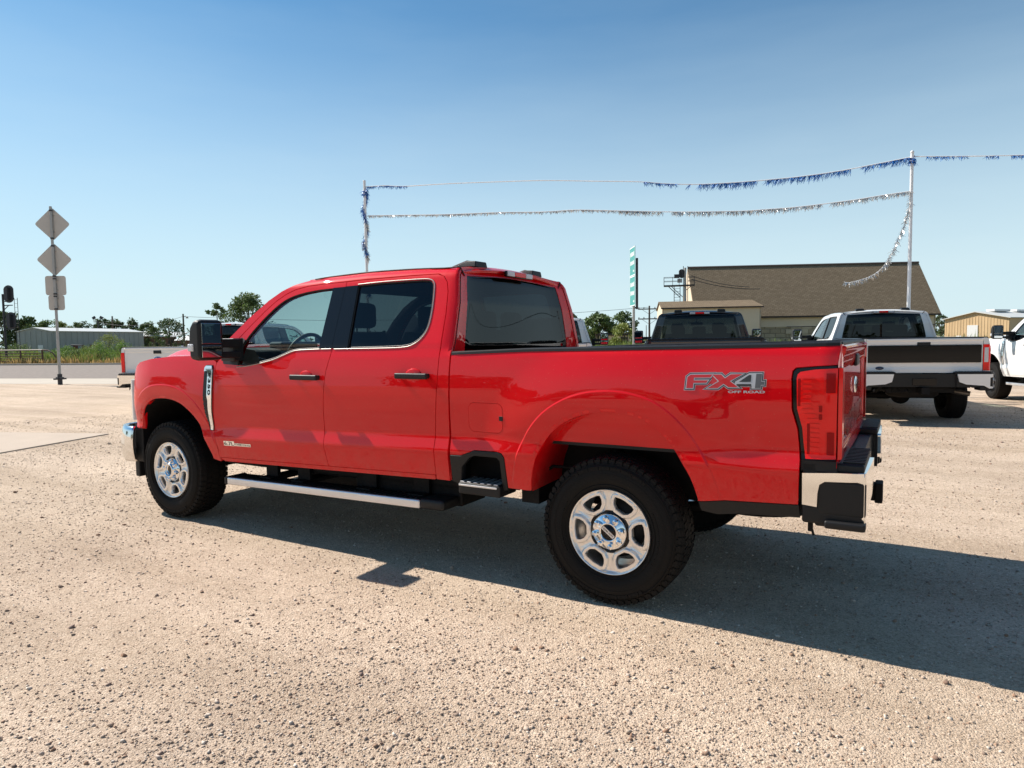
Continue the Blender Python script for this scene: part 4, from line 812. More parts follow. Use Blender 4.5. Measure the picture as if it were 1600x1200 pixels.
def crown_arrays(rng, R, H, h0, clumps, per, leaf, flat=.75, loose=.22):
    """clumps spread over an uneven dome of radius R between heights h0 and H"""
    C = []; cen = []
    for _ in range(clumps):
        a = rng.uniform(0, 6.283); t = rng.uniform(0, 1) ** .6; el = rng.uniform(-.35, 1) * math.pi / 2; rad = R * (.45 + .55 * t) * rng.uniform(.75, 1.12)
        c = np.array([math.cos(a) * math.cos(el) * rad, math.sin(a) * math.cos(el) * rad, (h0 + (H - h0) * .42) + math.sin(el) * (H - h0) * .55 * rng.uniform(.8, 1.05)]); cen.append(c)
        s = R * loose * rng.uniform(.7, 1.35); d = rand_dirs(rng, per) * (rng.random((per, 1)) ** .4) * s; d[:, 2] *= flat; C.append(c + d)
    C = np.concatenate(C); n = len(C); D = rand_dirs(rng, n); U = np.cross(D, rand_dirs(rng, n)); U /= np.linalg.norm(U, axis=1)[:, None]; s = leaf * rng.uniform(.6, 1.4, (n, 1)); return C, D * s, U * s * .55, cen
TREE_N = [0]
def tree(x, y, h, r, label, m=LEAFD, seed=0, per=46, clumps=34, leaf=None, h0=.25, group=None, cat='tree', name='tree', loose=.25):
    rng = np.random.default_rng(seed + 11); t = empty(name, (x, y, 0), rng.uniform(0, 6), label=label, cat=cat, group=group)
    C, D, U, cen = crown_arrays(rng, r, h, h * h0, clumps, per, leaf or max(.09, r * .085), loose=loose)
    quads('crown', C, D, U, m, t)
    tb = MB(); hh = h * (h0 + .30); tb.tube([(0, 0, -.05), (r * .03, 0, hh * .4), (-r * .03, r * .04, hh * .75), (0, 0, hh)], [r * .075, r * .06, r * .05, r * .035], 7)
    for c in cen[::3]: tb.tube([(0, 0, hh * rng.uniform(.45, .9)), tuple(c * np.array([.5, .5, .8])), tuple(c)], [r * .035, r * .02, r * .006], 5)
    tb.build('trunk', BARK, t); return t
def shrub(x, y, h, r, label, m, seed, leaf=.05, per=70, clumps=26, name='shrub', group=None):
    rng = np.random.default_rng(seed + 77); t = empty(name, (x, y, 0), 0, label=label, cat='shrub', group=group)
    C, D, U, cen = crown_arrays(rng, r, h, 0.02, clumps, per, leaf, loose=.3); k = C[:, 2] > .01; quads('foliage', C[k], D[k], U[k], m, t)
    tb = MB()
    for c in cen[::2]: tb.tube([(0, 0, -.02), tuple(c * np.array([.4, .4, .6])), tuple(c)], [.03, .018, .008], 5)
    tb.build('stem', BARK, t); return t
TREES = [(-149.6, 57.9, 8.0, 3.6, 'dark tree at the left edge of the photo behind the rail signal', 'D'), (-146, 60, 7.0, 3.4, 'dark spreading tree just right of the rail signal', 'D'), (-137, 59.5, 6.4, 2.6, 'dark low tree behind the apex of the grey metal building', 'M'),
 (-135, 60.7, 6.1, 1.9, 'yellowish tree tip directly left of the diamond sign post above the grey roof', 'L'), (-137.7, 64.9, 6.1, 1.7, 'small loose tree over the grey roof just right of the sign post', 'M'), (-125.6, 60.4, 6.0, 1.8, 'round dark tree left of the twin floodlight pole', 'D'),
 (-122.9, 62.1, 6.3, 2.2, 'dark tree right behind the twin floodlight pole', 'D'), (-120.7, 63.3, 6.1, 2.2, 'tree with a bare pole rising out of it above the grey roof', 'D'), (-118.4, 64.7, 6.0, 2.0, 'tree over the right end of the grey metal roof', 'D'), (-116, 66, 5.6, 2.0, 'tree behind the left end of the brown building', 'M'), (-110, 63.7, 4.6, 1.5, 'low tree behind the brown roof, left of the mesquite', 'D')]
for i, (x, y, h, r, lab, c) in enumerate(TREES): tree(x, y, h, r * 1.15, lab, {'D': LEAFD, 'M': LEAFM, 'L': LEAFL}[c], i, h0=.15, group='trees behind the grey building')
tree(-72.6, 42.8, 4.5, 2.1, 'airy mesquite tree with spiky branches in front of the brown building', LEAFD, 21, per=40, clumps=40, leaf=.13, h0=.12)
tree(-43.0, 27.7, 4.55, 1.05, 'slim feathery tree left of the taller tree behind the red truck mirror', LEAFM, 22, per=60, clumps=36, leaf=.085, h0=.2, loose=.22)
tree(-39.35, 27.6, 5.05, 1.75, 'tall bushy tree rising behind the red truck windshield pillar', LEAFM, 23, per=110, clumps=60, leaf=.10, h0=.2)
tree(-41.5, 26.6, 3.3, 1.3, 'low tree filling the gap under the two trees behind the mirror', LEAFD, 28, per=60, clumps=30, leaf=.09, h0=.1)
tree(-33.7, 68.2, 5.0, 1.7, 'dark tree right of the red cab above the white pickup roof', LEAFD, 24, per=60, clumps=36)
tree(-32.7, 74.6, 4.5, 2.3, 'dense green tree between the white cab and the green sign', LEAFM, 25, per=90, clumps=48)
tree(-31.6, 80.5, 4.9, 2.0, 'taller loose tree just left of the green sign post', LEAFM, 26, per=60, clumps=44)
tree(-24.3, 62.0, 3.0, 1.6, 'low yellow green bush tree left of the green sign post', LEAFL, 27, per=70, clumps=36, h0=.05)
tree(-31.5, 106, 4.9, 2.4, 'dark round tree behind the crossarm pole', LEAFD, 29)
tree(-27.5, 100, 4.0, 1.9, 'mid green tree between the green sign and the crossarm pole', LEAFM, 30)
tree(5.4, 120.5, 4.6, 1.6, 'dark tree between the shingled building and the tan metal shed', LEAFD, 31)
shrub(-64.4, 31.2, 2.6, 1.6, 'airy pale green bush in front of the grey metal building', LEAFL, 1, leaf=.06, per=60, clumps=34)
shrub(-58.2, 27.2, 1.7, 1.3, 'bright green bush at the kerb left of the white tailgate', LEAFG, 2); shrub(-59.9, 26.4, 1.25, 1.0, 'small dark green bush at the kerb, next to the bright one', LEAFM, 3)
shrub(-62.9, 26.8, 1.5, 1.2, 'green bush behind the curved end of the pipe fence', LEAFG, 4); shrub(-79, 30.2, 1.9, 1.5, 'green bush behind the pipe fence under the rail signal', LEAFM, 5)
shrub(-61.0, 27.4, 1.35, 1.2, 'yellow green weeds clump right of the sign post foot', LEAFL, 6); shrub(-56.2, 27.9, 1.6, 1.3, 'green bush half hidden by the white tailgate', LEAFG, 7)
# rough grass and weeds beyond the kerb
def weeds(name, n, l0, l1, n0, n1, h, m, seed, **k):
    rng = np.random.default_rng(seed); l = rng.uniform(l0, l1, n); nn = n0 + (n1 - n0) * rng.random(n) ** 1.3
    e1 = np.array(E1); e2 = np.array(E2); P = l[:, None] * e1 + nn[:, None] * e2; cl = .5 + .5 * np.sin(l * .9 + np.sin(nn * .7) * 2) * np.sin(nn * .55 + l * .13)
    H = h * rng.uniform(.35, 1.1, n) * (.45 + .75 * cl); U = np.stack([rng.normal(0, .22, n), rng.normal(0, .22, n), np.ones(n)], 1) * (H / 2)[:, None]; C = P + U
    a = rng.uniform(0, 6.28, n); D = np.stack([np.cos(a), np.sin(a), rng.normal(0, .2, n)], 1) * rng.uniform(.03, .09, (n, 1)); quads(name, C.astype(np.float32), (U * 1.0).astype(np.float32), D.astype(np.float32), m, kind='stuff', **k)
weeds('green_weeds', 40000, -105, 40, 41.2, 60, 1.15, LEAFL, 1, label='rough yellow green weeds growing beyond the road kerb', cat='weeds')
weeds('dry_grass', 46000, -105, 40, 40.7, 52, .75, DRY, 2, label='dry straw coloured grass along the far kerb', cat='grass')
weeds('leafy_ground_cover', 18000, -105, 40, 43, 70, 1.3, LEAFG, 3, label='bright green leafy growth further from the kerb', cat='weeds')
weeds('distant_scrub', 30000, -190, 110, 60, 110, 1.7, LEAFM, 4, label='dark scrub on the flat land behind the weeds', cat='scrub')
def far_wood():
    rng = np.random.default_rng(19); n = 26000; l = rng.uniform(-110, 110, n); e1 = np.array(E1); e2 = np.array(E2); ht = 8 + 2.2 * np.sin(l * .21) + 1.5 * np.sin(l * .57 + 1); C = l[:, None] * e1 + (-78 + rng.uniform(0, 8, n))[:, None] * e2; C[:, 2] = rng.random(n) * ht; D = rand_dirs(rng, n) * .55; U = np.cross(D, rand_dirs(rng, n)) * .8
    quads('added_reflection_wood', C, D, U, LEAFD, kind='stuff', label='dark belt of trees added behind the viewer to darken the paint reflections', cat='wood')  # unseen tree belt added to deepen the dark band reflected in the paint
    rng = np.random.default_rng(9); n = 9000; l = rng.uniform(-330, 330, n); nn = 210 + rng.uniform(0, 30, n); env_ = 3.2 + 1.6 * np.sin(l * .11) + 1.1 * np.sin(l * .31 + 2) + .8 * np.sin(l * .83)
    e1 = np.array(E1); e2 = np.array(E2); z = rng.random(n) * np.maximum(env_, 1.2); C = l[:, None] * e1 + nn[:, None] * e2; C[:, 2] = z; D = rand_dirs(rng, n) * .9; U = np.cross(D, rand_dirs(rng, n)) * .7
    quads('distant_wood', C, D, U, LEAFD, kind='stuff', label='low dark line of trees along the horizon', cat='wood')
far_wood()

# ------------------------------------------------------------------ buildings
def brickmat(name, c1, c2, cm, sx, sy, bump=.4, rot=None, off=.5, mort=.02):
    m = bpy.data.materials.new(name); m.use_nodes = True; N, L = NT(m); b = N['Principled BSDF']; b.inputs['Roughness'].default_value = .9; b.inputs['Specular IOR Level'].default_value = .1
    tc = N.new('ShaderNodeTexCoord'); br = N.new('ShaderNodeTexBrick'); br.inputs['Scale'].default_value = 1; br.inputs['Brick Width'].default_value = sx; br.inputs['Row Height'].default_value = sy; br.inputs['Mortar Size'].default_value = mort; br.offset = off
    br.inputs['Color1'].default_value = (*c1, 1); br.inputs['Color2'].default_value = (*c2, 1); br.inputs['Mortar'].default_value = (*cm, 1); L.new(tc.outputs['UV'], br.inputs['Vector'])
    nz = N.new('ShaderNodeTexNoise'); nz.inputs['Scale'].default_value = 3; nz.inputs['Detail'].default_value = 8; L.new(tc.outputs['UV'], nz.inputs['Vector']); mx = N.new('ShaderNodeMix'); mx.data_type = 'RGBA'; mx.blend_type = 'OVERLAY'; mx.inputs[0].default_value = .22
    L.new(br.outputs['Color'], mx.inputs[6]); L.new(nz.outputs['Fac'], mx.inputs[7]); L.new(mx.outputs[2], b.inputs['Base Color']); bp = N.new('ShaderNodeBump'); bp.inputs['Strength'].default_value = bump; bp.inputs['Distance'].default_value = .02; bp.invert = True
    L.new(br.outputs['Fac'], bp.inputs['Height']); L.new(bp.outputs[0], b.inputs['Normal']); return m
SHING = brickmat('roof_shingles', (.20, .152, .100), (.25, .192, .128), (.14, .105, .068), .34, .16, .5)
STUC = mat('cream_siding', (.70, .57, .42), .85, var=.08, vscale=.8, bump=.2, bscale=8)
STONEW = brickmat('ashlar_stone', (.38, .30, .20), (.52, .42, .29), (.24, .19, .13), .9, .38, .5, mort=.03)
TRIM = mat('dark_brown_trim', (.05, .035, .03), .7)
def ribmat(name, col, pitch=.6, rough=.5, metal=0.):
    m = bpy.data.materials.new(name); m.use_nodes = True; N, L = NT(m); b = N['Principled BSDF']; b.inputs['Base Color'].default_value = (*col, 1); b.inputs['Roughness'].default_value = rough; b.inputs['Metallic'].default_value = metal
    tc = N.new('ShaderNodeTexCoord'); w = N.new('ShaderNodeTexWave'); w.wave_type = 'BANDS'; w.bands_direction = 'X'; w.inputs['Scale'].default_value = 1 / pitch * .314; L.new(tc.outputs['UV'], w.inputs['Vector'])
    bp = N.new('ShaderNodeBump'); bp.inputs['Strength'].default_value = .5; bp.inputs['Distance'].default_value = .04; L.new(w.outputs['Fac'], bp.inputs['Height']); L.new(bp.outputs[0], b.inputs['Normal'])
    nz = N.new('ShaderNodeTexNoise'); nz.inputs['Scale'].default_value = .5; nz.inputs['Detail'].default_value = 6; L.new(tc.outputs['UV'], nz.inputs['Vector']); mx = N.new('ShaderNodeMix'); mx.data_type = 'RGBA'
    mx.inputs[6].default_value = (*[c * .82 for c in col], 1); mx.inputs[7].default_value = (*[min(c * 1.15, 1) for c in col], 1); L.new(nz.outputs['Fac'], mx.inputs[0]); L.new(mx.outputs[2], b.inputs['Base Color']); return m
GREYM = ribmat('grey_metal_sheet', (.29, .30, .28), .9); TANM = ribmat('tan_metal_sheet', (.60, .42, .23), 1.0); WROOF = ribmat('pale_metal_roof', (.62, .62, .58), 1.0, .45); BRWN = mat('brown_brick', (.17, .095, .065), .9, var=.25, vscale=2)
WHITEW = mat('white_door_paint', (.70, .70, .68), .6)
def quad_uv(name, P, m, parent, thick=0., **k):
    """flat panel with uv in metres from its first corner; thickness goes backwards"""
    P = [Vector(p) for p in P]; u = (P[1] - P[0]).normalized(); n = u.cross(P[-1] - P[0]).normalized(); w = n.cross(u); V = list(P); F = [tuple(range(len(P)))]
    if thick:
        N_ = len(P); V += [p - n * thick for p in P]; F += [tuple(range(N_, 2 * N_))[::-1]] + [(i, i + N_, (i + 1) % N_ + N_, (i + 1) % N_) for i in range(N_)]
    o = mesh_obj(name, V, F, m, parent); uv = o.data.uv_layers.new(name='uv')
    for lp in o.data.loops: d = V[lp.vertex_index] - P[0]; uv.data[lp.index].uv = (d.dot(u), d.dot(w))
    return tag(o, **k)
def shed(root, A, w, L, ze, zr, wall, roof, over=.25, ridge_along_depth=True):
    """gabled box; A front left corner (local), w across the front, L deep; ridge runs front to back"""
    x, y = A; z0 = -.1
    quad_uv('gable_wall', [(x, y, z0), (x + w, y, z0), (x + w, y, ze), (x + w / 2, y, zr), (x, y, ze)], wall, root, .12)
    quad_uv('side_wall', [(x + w, y + .001, z0), (x + w, y + L, z0), (x + w, y + L, ze), (x + w, y + .001, ze)], wall, root, .12)
    quad_uv('side_wall', [(x, y + L, z0), (x, y + .001, z0), (x, y + .001, ze), (x, y + L, ze)], wall, root, .12)
    quad_uv('gable_wall', [(x + w, y + L + .12, z0), (x, y + L + .12, z0), (x, y + L + .12, ze), (x + w / 2, y + L + .12, zr), (x + w, y + L + .12, ze)], wall, root, .12)
    sl = (zr - ze) / (w / 2)
    quad_uv('roof', [(x + w + over, y - over, ze - sl * over + .06), (x + w + over, y + L + over, ze - sl * over + .06), (x + w / 2, y + L + over, zr + .06), (x + w / 2, y - over, zr + .06)], roof, root, .08)
    quad_uv('roof', [(x - over, y + L + over, ze - sl * over + .06), (x - over, y - over, ze - sl * over + .06), (x + w / 2, y - over, zr + .06), (x + w / 2, y + L + over, zr + .06)], roof, root, .08)
# large shingled building: origin at its front right corner, x to the left is negative
bw = empty('shingled_building', (3.22, 62.96, 0), math.radians(25.7), label='big brown shingled roof building with cream siding and stone lower wall', cat='building')
Lb, ze, bd, zr = 19.99, 3.55, 3.58, 7.95
quad_uv('roof', [(-Lb, -.35, ze - .28), (.25, -.35, ze - .28), (.25, bd, zr), (-Lb, bd, zr)], SHING, bw, .12)
quad_uv('roof', [(.25, 2 * bd + .35, ze - .28), (-Lb, 2 * bd + .35, ze - .28), (-Lb, bd, zr), (.25, bd, zr)], SHING, bw, .12)
quad_uv('fascia', [(-Lb - .02, -.38, ze - .42), (.27, -.38, ze - .42), (.27, -.38, ze - .30), (-Lb - .02, -.38, ze - .30)], TRIM, bw, .05)
quad_uv('ridge_cap', [(-Lb - .02, bd - .12, zr + .0), (.27, bd - .12, zr + .0), (.27, bd, zr + .10), (-Lb - .02, bd, zr + .10)], TRIM, bw, .05)
quad_uv('gable_wall', [(-Lb - .03, 2 * bd, -.1), (-Lb - .03, 0, -.1), (-Lb - .03, 0, ze - .10), (-Lb - .03, bd, zr - .06), (-Lb - .03, 2 * bd, ze - .10)], STUC, bw, .15)
quad_uv('gable_wall', [(.0, 0, -.1), (.0, 2 * bd, -.1), (.0, 2 * bd, ze - .14), (.0, bd, zr - .14), (.0, 0, ze - .14)], STUC, bw, .15)
quad_uv('front_wall', [(-Lb + .1, 0, 2.35), (.0, 0, 2.35), (.0, 0, ze - .12), (-Lb + .1, 0, ze - .12)], STUC, bw, .15)
rw_ = random.Random(4); xcur = -12.2
stone_w = quad_uv('stone_wall', [(-Lb + .1, .06, -.1), (.0, .06, -.1), (.0, .06, 2.35), (-Lb + .1, .06, 2.35)], STONEW, bw, .15)
sg_cols = [mat('stone_block_%s' % n, c, .9, var=.18, vscale=4) for n, c in (('tan', (.47, .37, .25)), ('brown', (.39, .30, .20)), ('buff', (.55, .44, .31)))]
row = 0; z = .05
while z < 2.3:
    hgt = min(.42, 2.34 - z); x = -12.3 + (row % 2) * .4
    while x < -.15:
        wd = min(rw_.uniform(.7, 1.35), -.02 - x)
        if wd > .15: o = MB().bb((x + .015, .055, z + .015), (x + wd - .015, -.01 - rw_.random() * .05, z + hgt - .015)).build('stone_block', sg_cols[rw_.randrange(3)], stone_w)
        x += wd
    z += hgt; row += 1
for zz in np.arange(2.5, 3.4, .19): MB().bb((-12.2, -.012, zz), (-.02, .0, zz + .02)).build('siding_lap', STUC, bw)
MB().bb((-12.2, -.04, 2.31), (.02, .0, 2.37)).build('ledge', TRIM, bw)
an = empty('annex', (-8.91, 52.27, 0), math.radians(23), label='low cream annex with a narrow shingled roof in front of the big roof building', cat='building')
La, ze, bd, zr = 7.75, 4.0, 2.57, 4.62
quad_uv('roof', [(-La - .1, -.2, ze - .02), (.15, -.2, ze - .02), (-.15, bd, zr), (-La - .1, bd, zr)], SHING, an, .08); quad_uv('roof', [(.15, bd * 2, ze), (-La - .1, bd * 2, ze), (-La - .1, bd, zr), (-.15, bd, zr)], SHING, an, .08)
quad_uv('fascia', [(-La - .12, -.23, ze - .13), (.17, -.23, ze - .13), (.17, -.23, ze - .03), (-La - .12, -.23, ze - .03)], TRIM, an, .04)
quad_uv('front_wall', [(-La, 0, -.1), (0, 0, -.1), (0, 0, ze - .05), (-La, 0, ze - .05)], STUC, an, .12)
for zz in np.arange(1.2, 3.9, .19): MB().bb((-La + .02, -.012, zz), (-.02, .0, zz + .018)).build('siding_lap', STUC, an)
quad_uv('gable_wall', [(-La, 2 * bd, -.1), (-La, 0, -.1), (-La, 0, ze - .05), (-La, bd, zr - .08), (-La, 2 * bd, ze - .05)], STUC, an, .12); quad_uv('gable_wall', [(0, 0, -.1), (0, 2 * bd, -.1), (0, 2 * bd, ze - .05), (0, bd, zr - .08), (0, 0, ze - .05)], STUC, an, .12)
MB().bb((-La - .16, 1.0, 3.0), (-La - .02, 1.2, 3.12)).build('wall_lamp', TRIM, an)
ts = empty('metal_shed', (4.68, 84.8, 0), math.radians(-35), label='tan ribbed metal building with white door and pale roof at right', cat='building')
shed(ts, (0, 0), 6.6, 18, 3.17, 3.85, TANM, WROOF)
MB().bb((2.45, -.06, 0), (3.55, .02, 2.45)).build('door', WHITEW, ts)
for k in (1.3, 5.6): MB().bb((k, -.04, 1.0), (k + .5, .02, 1.35)).build('wall_box', WHITEW, ts) if k < 5 else None
for yy in (2.2, 6.2, 10.2): MB().bb((3.0, yy, 3.90), (3.9, yy + 2.8, 4.14)).build('roof_vent', WHITEW, ts, bevel=.03)
for k in range(21): MB().bb((.12 + k * .31, -.022, 0), (.17 + k * .31, .0, 3.12 + .66 * (1 - abs(.145 + k * .31 - 3.3) / 3.3))).build('sheet_rib', TANM, ts)
gb = empty('grey_metal_building', (-95.22, 40.69, 0), T17, label='long grey ribbed metal building behind the weeds at left', cat='building')
shed(gb, (-5.6, 0), 5.6, 15.6, 3.57, 4.05, GREYM, WROOF, .15)
MB().bb((-2.2, -.05, .6), (-1.4, .0, 1.75)).build('wall_panel', WHITEW, gb); MB().bb((.0, 3.2, .4), (.04, 3.9, 1.7)).build('door', mat('rust_red_paint', (.16, .05, .035), .8), gb)
wf = MB().bb((.0, 5.9, 1.1), (.05, 7.3, 1.75)).build('window', mat('rusty_shutter', (.24, .11, .075), .8), gb); MB().bb((.05, 6.05, 1.2), (.06, 7.15, 1.65)).build('pane', mat('dusty_pane', (.22, .17, .13), .5), wf)
for k in range(17): MB().bb((.0, .35 + k * .9, 0), (.03, .41 + k * .9, 3.5)).build('sheet_rib', GREYM, gb)
for k in range(6): MB().bb((-5.2 + k * .9, -.03, 0), (-5.14 + k * .9, .0, 3.6)).build('sheet_rib', GREYM, gb)
bb_ = empty('brown_building', (-112.7, 61.9, 0), math.radians(30), label='long low brown brick building with pale roof right of the grey one', cat='building')
quad_uv('front_wall', [(0, 0, -.1), (7, 0, -.1), (7, 0, 3.0), (0, 0, 3.3)], BRWN, bb_, .2); quad_uv('side_wall', [(0, 5, -.1), (0, 0, -.1), (0, 0, 3.3), (0, 5, 3.3)], BRWN, bb_, .2)
quad_uv('roof', [(-.3, -.5, 3.25), (7.3, -.5, 2.95), (7.3, 4, 3.75), (-.3, 4, 4.1)], WROOF, bb_, .1)
for xx in (1.5, 3.4, 5.6): MB().bb((xx, -.03, 1.2), (xx + .5, .0, 2.3)).build('window', TRIM, bb_)
wb = empty('small_white_roof_house', (-93.2, 56.6, 0), math.radians(25), label='small house with white hipped roof left of the lamp pole', cat='house')
MB().bb((0, 0, -.1), (4.2, 4, 2.2)).build('wall', BRWN, wb); MB().add([(-.3, -.3, 2.2), (4.5, -.3, 2.2), (4.5, 4.3, 2.2), (-.3, 4.3, 2.2), (1.4, 2, 3.2), (2.8, 2, 3.2)], [(0, 1, 5, 4), (1, 2, 5), (2, 3, 4, 5), (3, 0, 4), (3, 2, 1, 0)]).build('roof', WROOF, wb)
MB().bb((.6, -.04, .9), (1.2, 0, 1.7)).build('window', TRIM, wb); MB().bb((2.4, -.04, .0), (3.2, 0, 1.8)).build('door', WHITEW, wb)
cb_ = empty('cream_house', (-77.3, 50.3, 0), math.radians(20), label='cream house with an upper storey partly behind the red truck mirror', cat='house')
MB().bb((0, 0, -.1), (4.5, 4, 2.9)).build('wall', STUC, cb_); MB().add([(-.4, -.4, 2.9), (4.9, -.4, 2.9), (4.9, 4.4, 2.9), (-.4, 4.4, 2.9), (2.2, -.4, 4.0), (2.2, 4.4, 4.0)], [(0, 4, 5, 3), (1, 2, 5, 4), (0, 1, 4), (2, 3, 5), (0, 3, 2, 1)]).build('roof', mat('tan_roof', (.28, .21, .15), .9), cb_)
MB().bb((1.0, -.04, 1.9), (1.8, 0, 2.6)).build('window', TRIM, cb_)
bs_ = empty('brown_hut', (-29.0, 66.5, 0), T17, label='small brown and cream hut beyond the weeds left of the green sign', cat='hut')
MB().bb((0, 0, -.1), (3.4, 2.6, 1.9)).build('wall', STUC, bs_); MB().bb((-.2, -.2, 1.9), (3.6, 2.8, 2.15)).build('roof', TRIM, bs_); MB().bb((2.4, -.03, 0), (3.2, 0, 1.7)).build('door', TRIM, bs_)
ls_ = empty('low_shed', (-106, 33.5, 0), T17, label='low shed with white roof at the left edge behind the rail signal', cat='shed')
MB().bb((-4, 0, -.1), (2.6, 4, 1.7)).build('wall', mat('tan_wood', (.26, .19, .11), .9), ls_); MB().bb((-4.3, -.3, 1.7), (2.9, 4.3, 2.0)).build('roof', WROOF, ls_)
# ------------------------------------------------------------------ badges on the red truck
def decal(name, polys, m, off, parent, s=-1):
    """flat lettering pressed onto the body side; polygons are (x, z) loops"""
    V = []; F = []
    for P in polys:
        n0 = len(V); V += [(x, s * (float(body_y(x, z)) + off), z) for x, z in P]; F.append(tuple(range(n0, n0 + len(P))))
    o = mesh_obj(name, V, F, m, parent); bm = bmesh.new(); bm.from_mesh(o.data); bmesh.ops.triangulate(bm, faces=bm.faces); bm.to_mesh(o.data); bm.free(); return o
def text_decal(name, s, x, z, w, h, m, off, parent, ofs=.0, shear=0., slope=.02):
    v, f = text_mesh(s, 1.0, ofs, shear); xs = [a for a, b in v]; zs = [b for a, b in v]; ax = w / (max(xs) - min(xs)); az = h / (max(zs) - min(zs)); V = []
    for a, b in v:
        xx = x + (a - min(xs)) * ax; zz = z + (b - min(zs)) * az + slope * (xx - x); V.append((xx, -(float(body_y(xx, zz)) + off), zz))
    return mesh_obj(name, V, f, m, parent)
bed_side = [c for c in truck.children if c.name.startswith('bed_side') and min(v.co.y for v in c.data.vertices) < -.9][0]
SILV = mat('decal_silver', (.50, .51, .54), .35, metal=.3); DBLK = mat('decal_black', (.012, .012, .014), .4, coat=.6); DRED = mat('decal_red', (.60, .003, .010), .35, coat=.6); DGREY = mat('decal_grey', (.10, .105, .115), .4)
def fx(P, sx=.092, sz=.0735, x0=.446, z0=1.240):
    out = []
    for u, v in P: xx = x0 + (u + .06 * v) * sx; out.append((xx, z0 + v * sz + .024 * (xx - x0)))
    return out
F_ = [(0, 0), (0, .82), (.18, 1.0), (1.42, 1.0), (1.30, .72), (.42, .72), (.42, .60), (1.22, .60), (1.10, .36), (.42, .36), (.42, 0)]
X_ = [(1.10, 0), (1.72, .50), (1.30, .99), (1.84, .99), (2.06, .74), (2.34, .99), (3.05, .99), (2.38, .50), (2.86, .06), (2.28, .06), (2.02, .28), (1.74, 0)]
A4 = [(2.62, .22), (2.62, .44), (3.30, 1.0), (3.95, 1.0), (3.95, .48), (4.12, .48), (4.12, .22), (3.95, .22), (3.95, .02), (3.50, .02), (3.50, .22)]
A4h = [(3.10, .46), (3.50, .46), (3.50, .80)]
FB = [(.44, .40), (.44, .50), (1.20, .50), (1.20, .40)]; TR1 = [(1.36, .20), (1.36, .86), (1.80, .53)]; TR2 = [(2.66, .52), (2.92, .30), (2.98, .74)]
decal('off_road_badge', [offset_poly(fx(P), .0085) for P in (F_, X_, A4)], SILV, .0010, bed_side); decal('badge_outline', [offset_poly(fx(P), .0062) for P in (F_, X_, A4)], DBLK, .0016, bed_side)
decal('badge_accent', [fx(TR1), fx(TR2)], DRED, .0020, bed_side)
for nm, P in (('badge_letter_f', F_), ('badge_letter_x', X_), ('badge_numeral', A4)): decal(nm, [offset_poly(fx(P), .0018)], SILV, .0024, bed_side)
for nm, P in (('badge_fill_f', F_), ('badge_fill_x', X_)): decal(nm, [offset_poly(fx(P), -.0026)], DRED, .0030, bed_side)
decal('badge_numeral_shade', [fx([(3.66, .03), (3.66, .97), (3.95, .97), (3.95, .46), (4.12, .46), (4.12, .24), (3.95, .24), (3.95, .03)])], DGREY, .0030, bed_side); decal('badge_numeral_slot', [fx([(2.80, .44), (3.30, .90), (3.42, .90), (3.42, .44)])], DBLK, .0030, bed_side); decal('badge_counter', [fx([(2.70, .20), (3.46, .20), (3.46, .30), (2.70, .30)])], DBLK, .0031, bed_side)
text_decal('badge_small_text', 'OFF ROAD', .655, 1.2225, .175, .0125, SILV, .002, bed_side, .03)
fdoor = [c for c in truck.children if c.name.startswith('front_door') and min(v.co.y for v in c.data.vertices) < -.9][0]
decal('engine_badge_back', [[(-3.268, .694), (-3.268, .732), (-3.140, .735), (-3.140, .697)]], CHROME, .0015, fdoor)
text_decal('engine_badge_figure', '6.7L', -3.262, .700, .116, .028, DBLK, .003, fdoor, .0, 0, 0)
decal('engine_badge_plate', [[(-3.142, .699), (-3.142, .721), (-2.945, .7245), (-2.945, .7025)]], CHROME, .0025, fdoor)
text_decal('engine_badge_text', 'POWER STROKE', -3.136, .7045, .185, .0135, DBLK, .0036, fdoor, .0, 0, 0)

# ------------------------------------------------------------------ the other trucks parked in the same row
DARKRIM = mat('dark_wheel_paint', (.03, .03, .033), .35, metal=.4, coat=.4)
red_cab_marks = ('off_road_badge', 'badge_letter_f', 'badge_letter_x', 'badge_numeral', 'badge_outline', 'badge_fill_f', 'badge_fill_x', 'badge_accent', 'badge_numeral_slot', 'badge_counter', 'badge_numeral_shade', 'badge_small_text', 'engine_badge_figure', 'engine_badge_back', 'engine_badge_plate', 'engine_badge_text', 'lens_rib', 'tread_rib')
def park(x, y, deg, z, swap, label, extra_skip=()):
    c = copy_tree(truck, None, swap, red_cab_marks + extra_skip); c.location = (x, y, z); c.rotation_euler = (0, 0, math.radians(deg)); c['label'] = label; c['group'] = 'pickup trucks parked in a row'; return c
WSW = {'red_paint': WHITE, 'dark_red_paint': SATIN}
WSW2 = dict(WSW); WSW2['bumper_chrome'] = WHITE; WSW2['silver_wheel_paint'] = DARKRIM; WSW2['satin_trim'] = PLAST
BSW = {'red_paint': BLACKP, 'dark_red_paint': BLACKP, 'bumper_chrome': BLACKP, 'silver_wheel_paint': DARKRIM, 'satin_trim': PLAST}
wr = park(1.282, 9.80, -73.0, -.02, WSW2, 'white pickup with a wide gloss black tailgate panel, behind the red tail lamp', ('tailgate_lettering', 'badge', 'badge_face', 'badge_script', 'handle_pocket'))
tgc = [c for c in wr.children if c.name.startswith('tailgate')][0]
tp = MB().bb((1.150, -.845, 1.055), (1.176, .845, 1.345)).build('tailgate_panel', PLASTG, tgc, bevel=.008)
for z in (1.10, 1.30): MB().bb((1.17, -.83, z - .005), (1.181, .83, z + .005)).build('panel_rib', PLASTG, tgc)
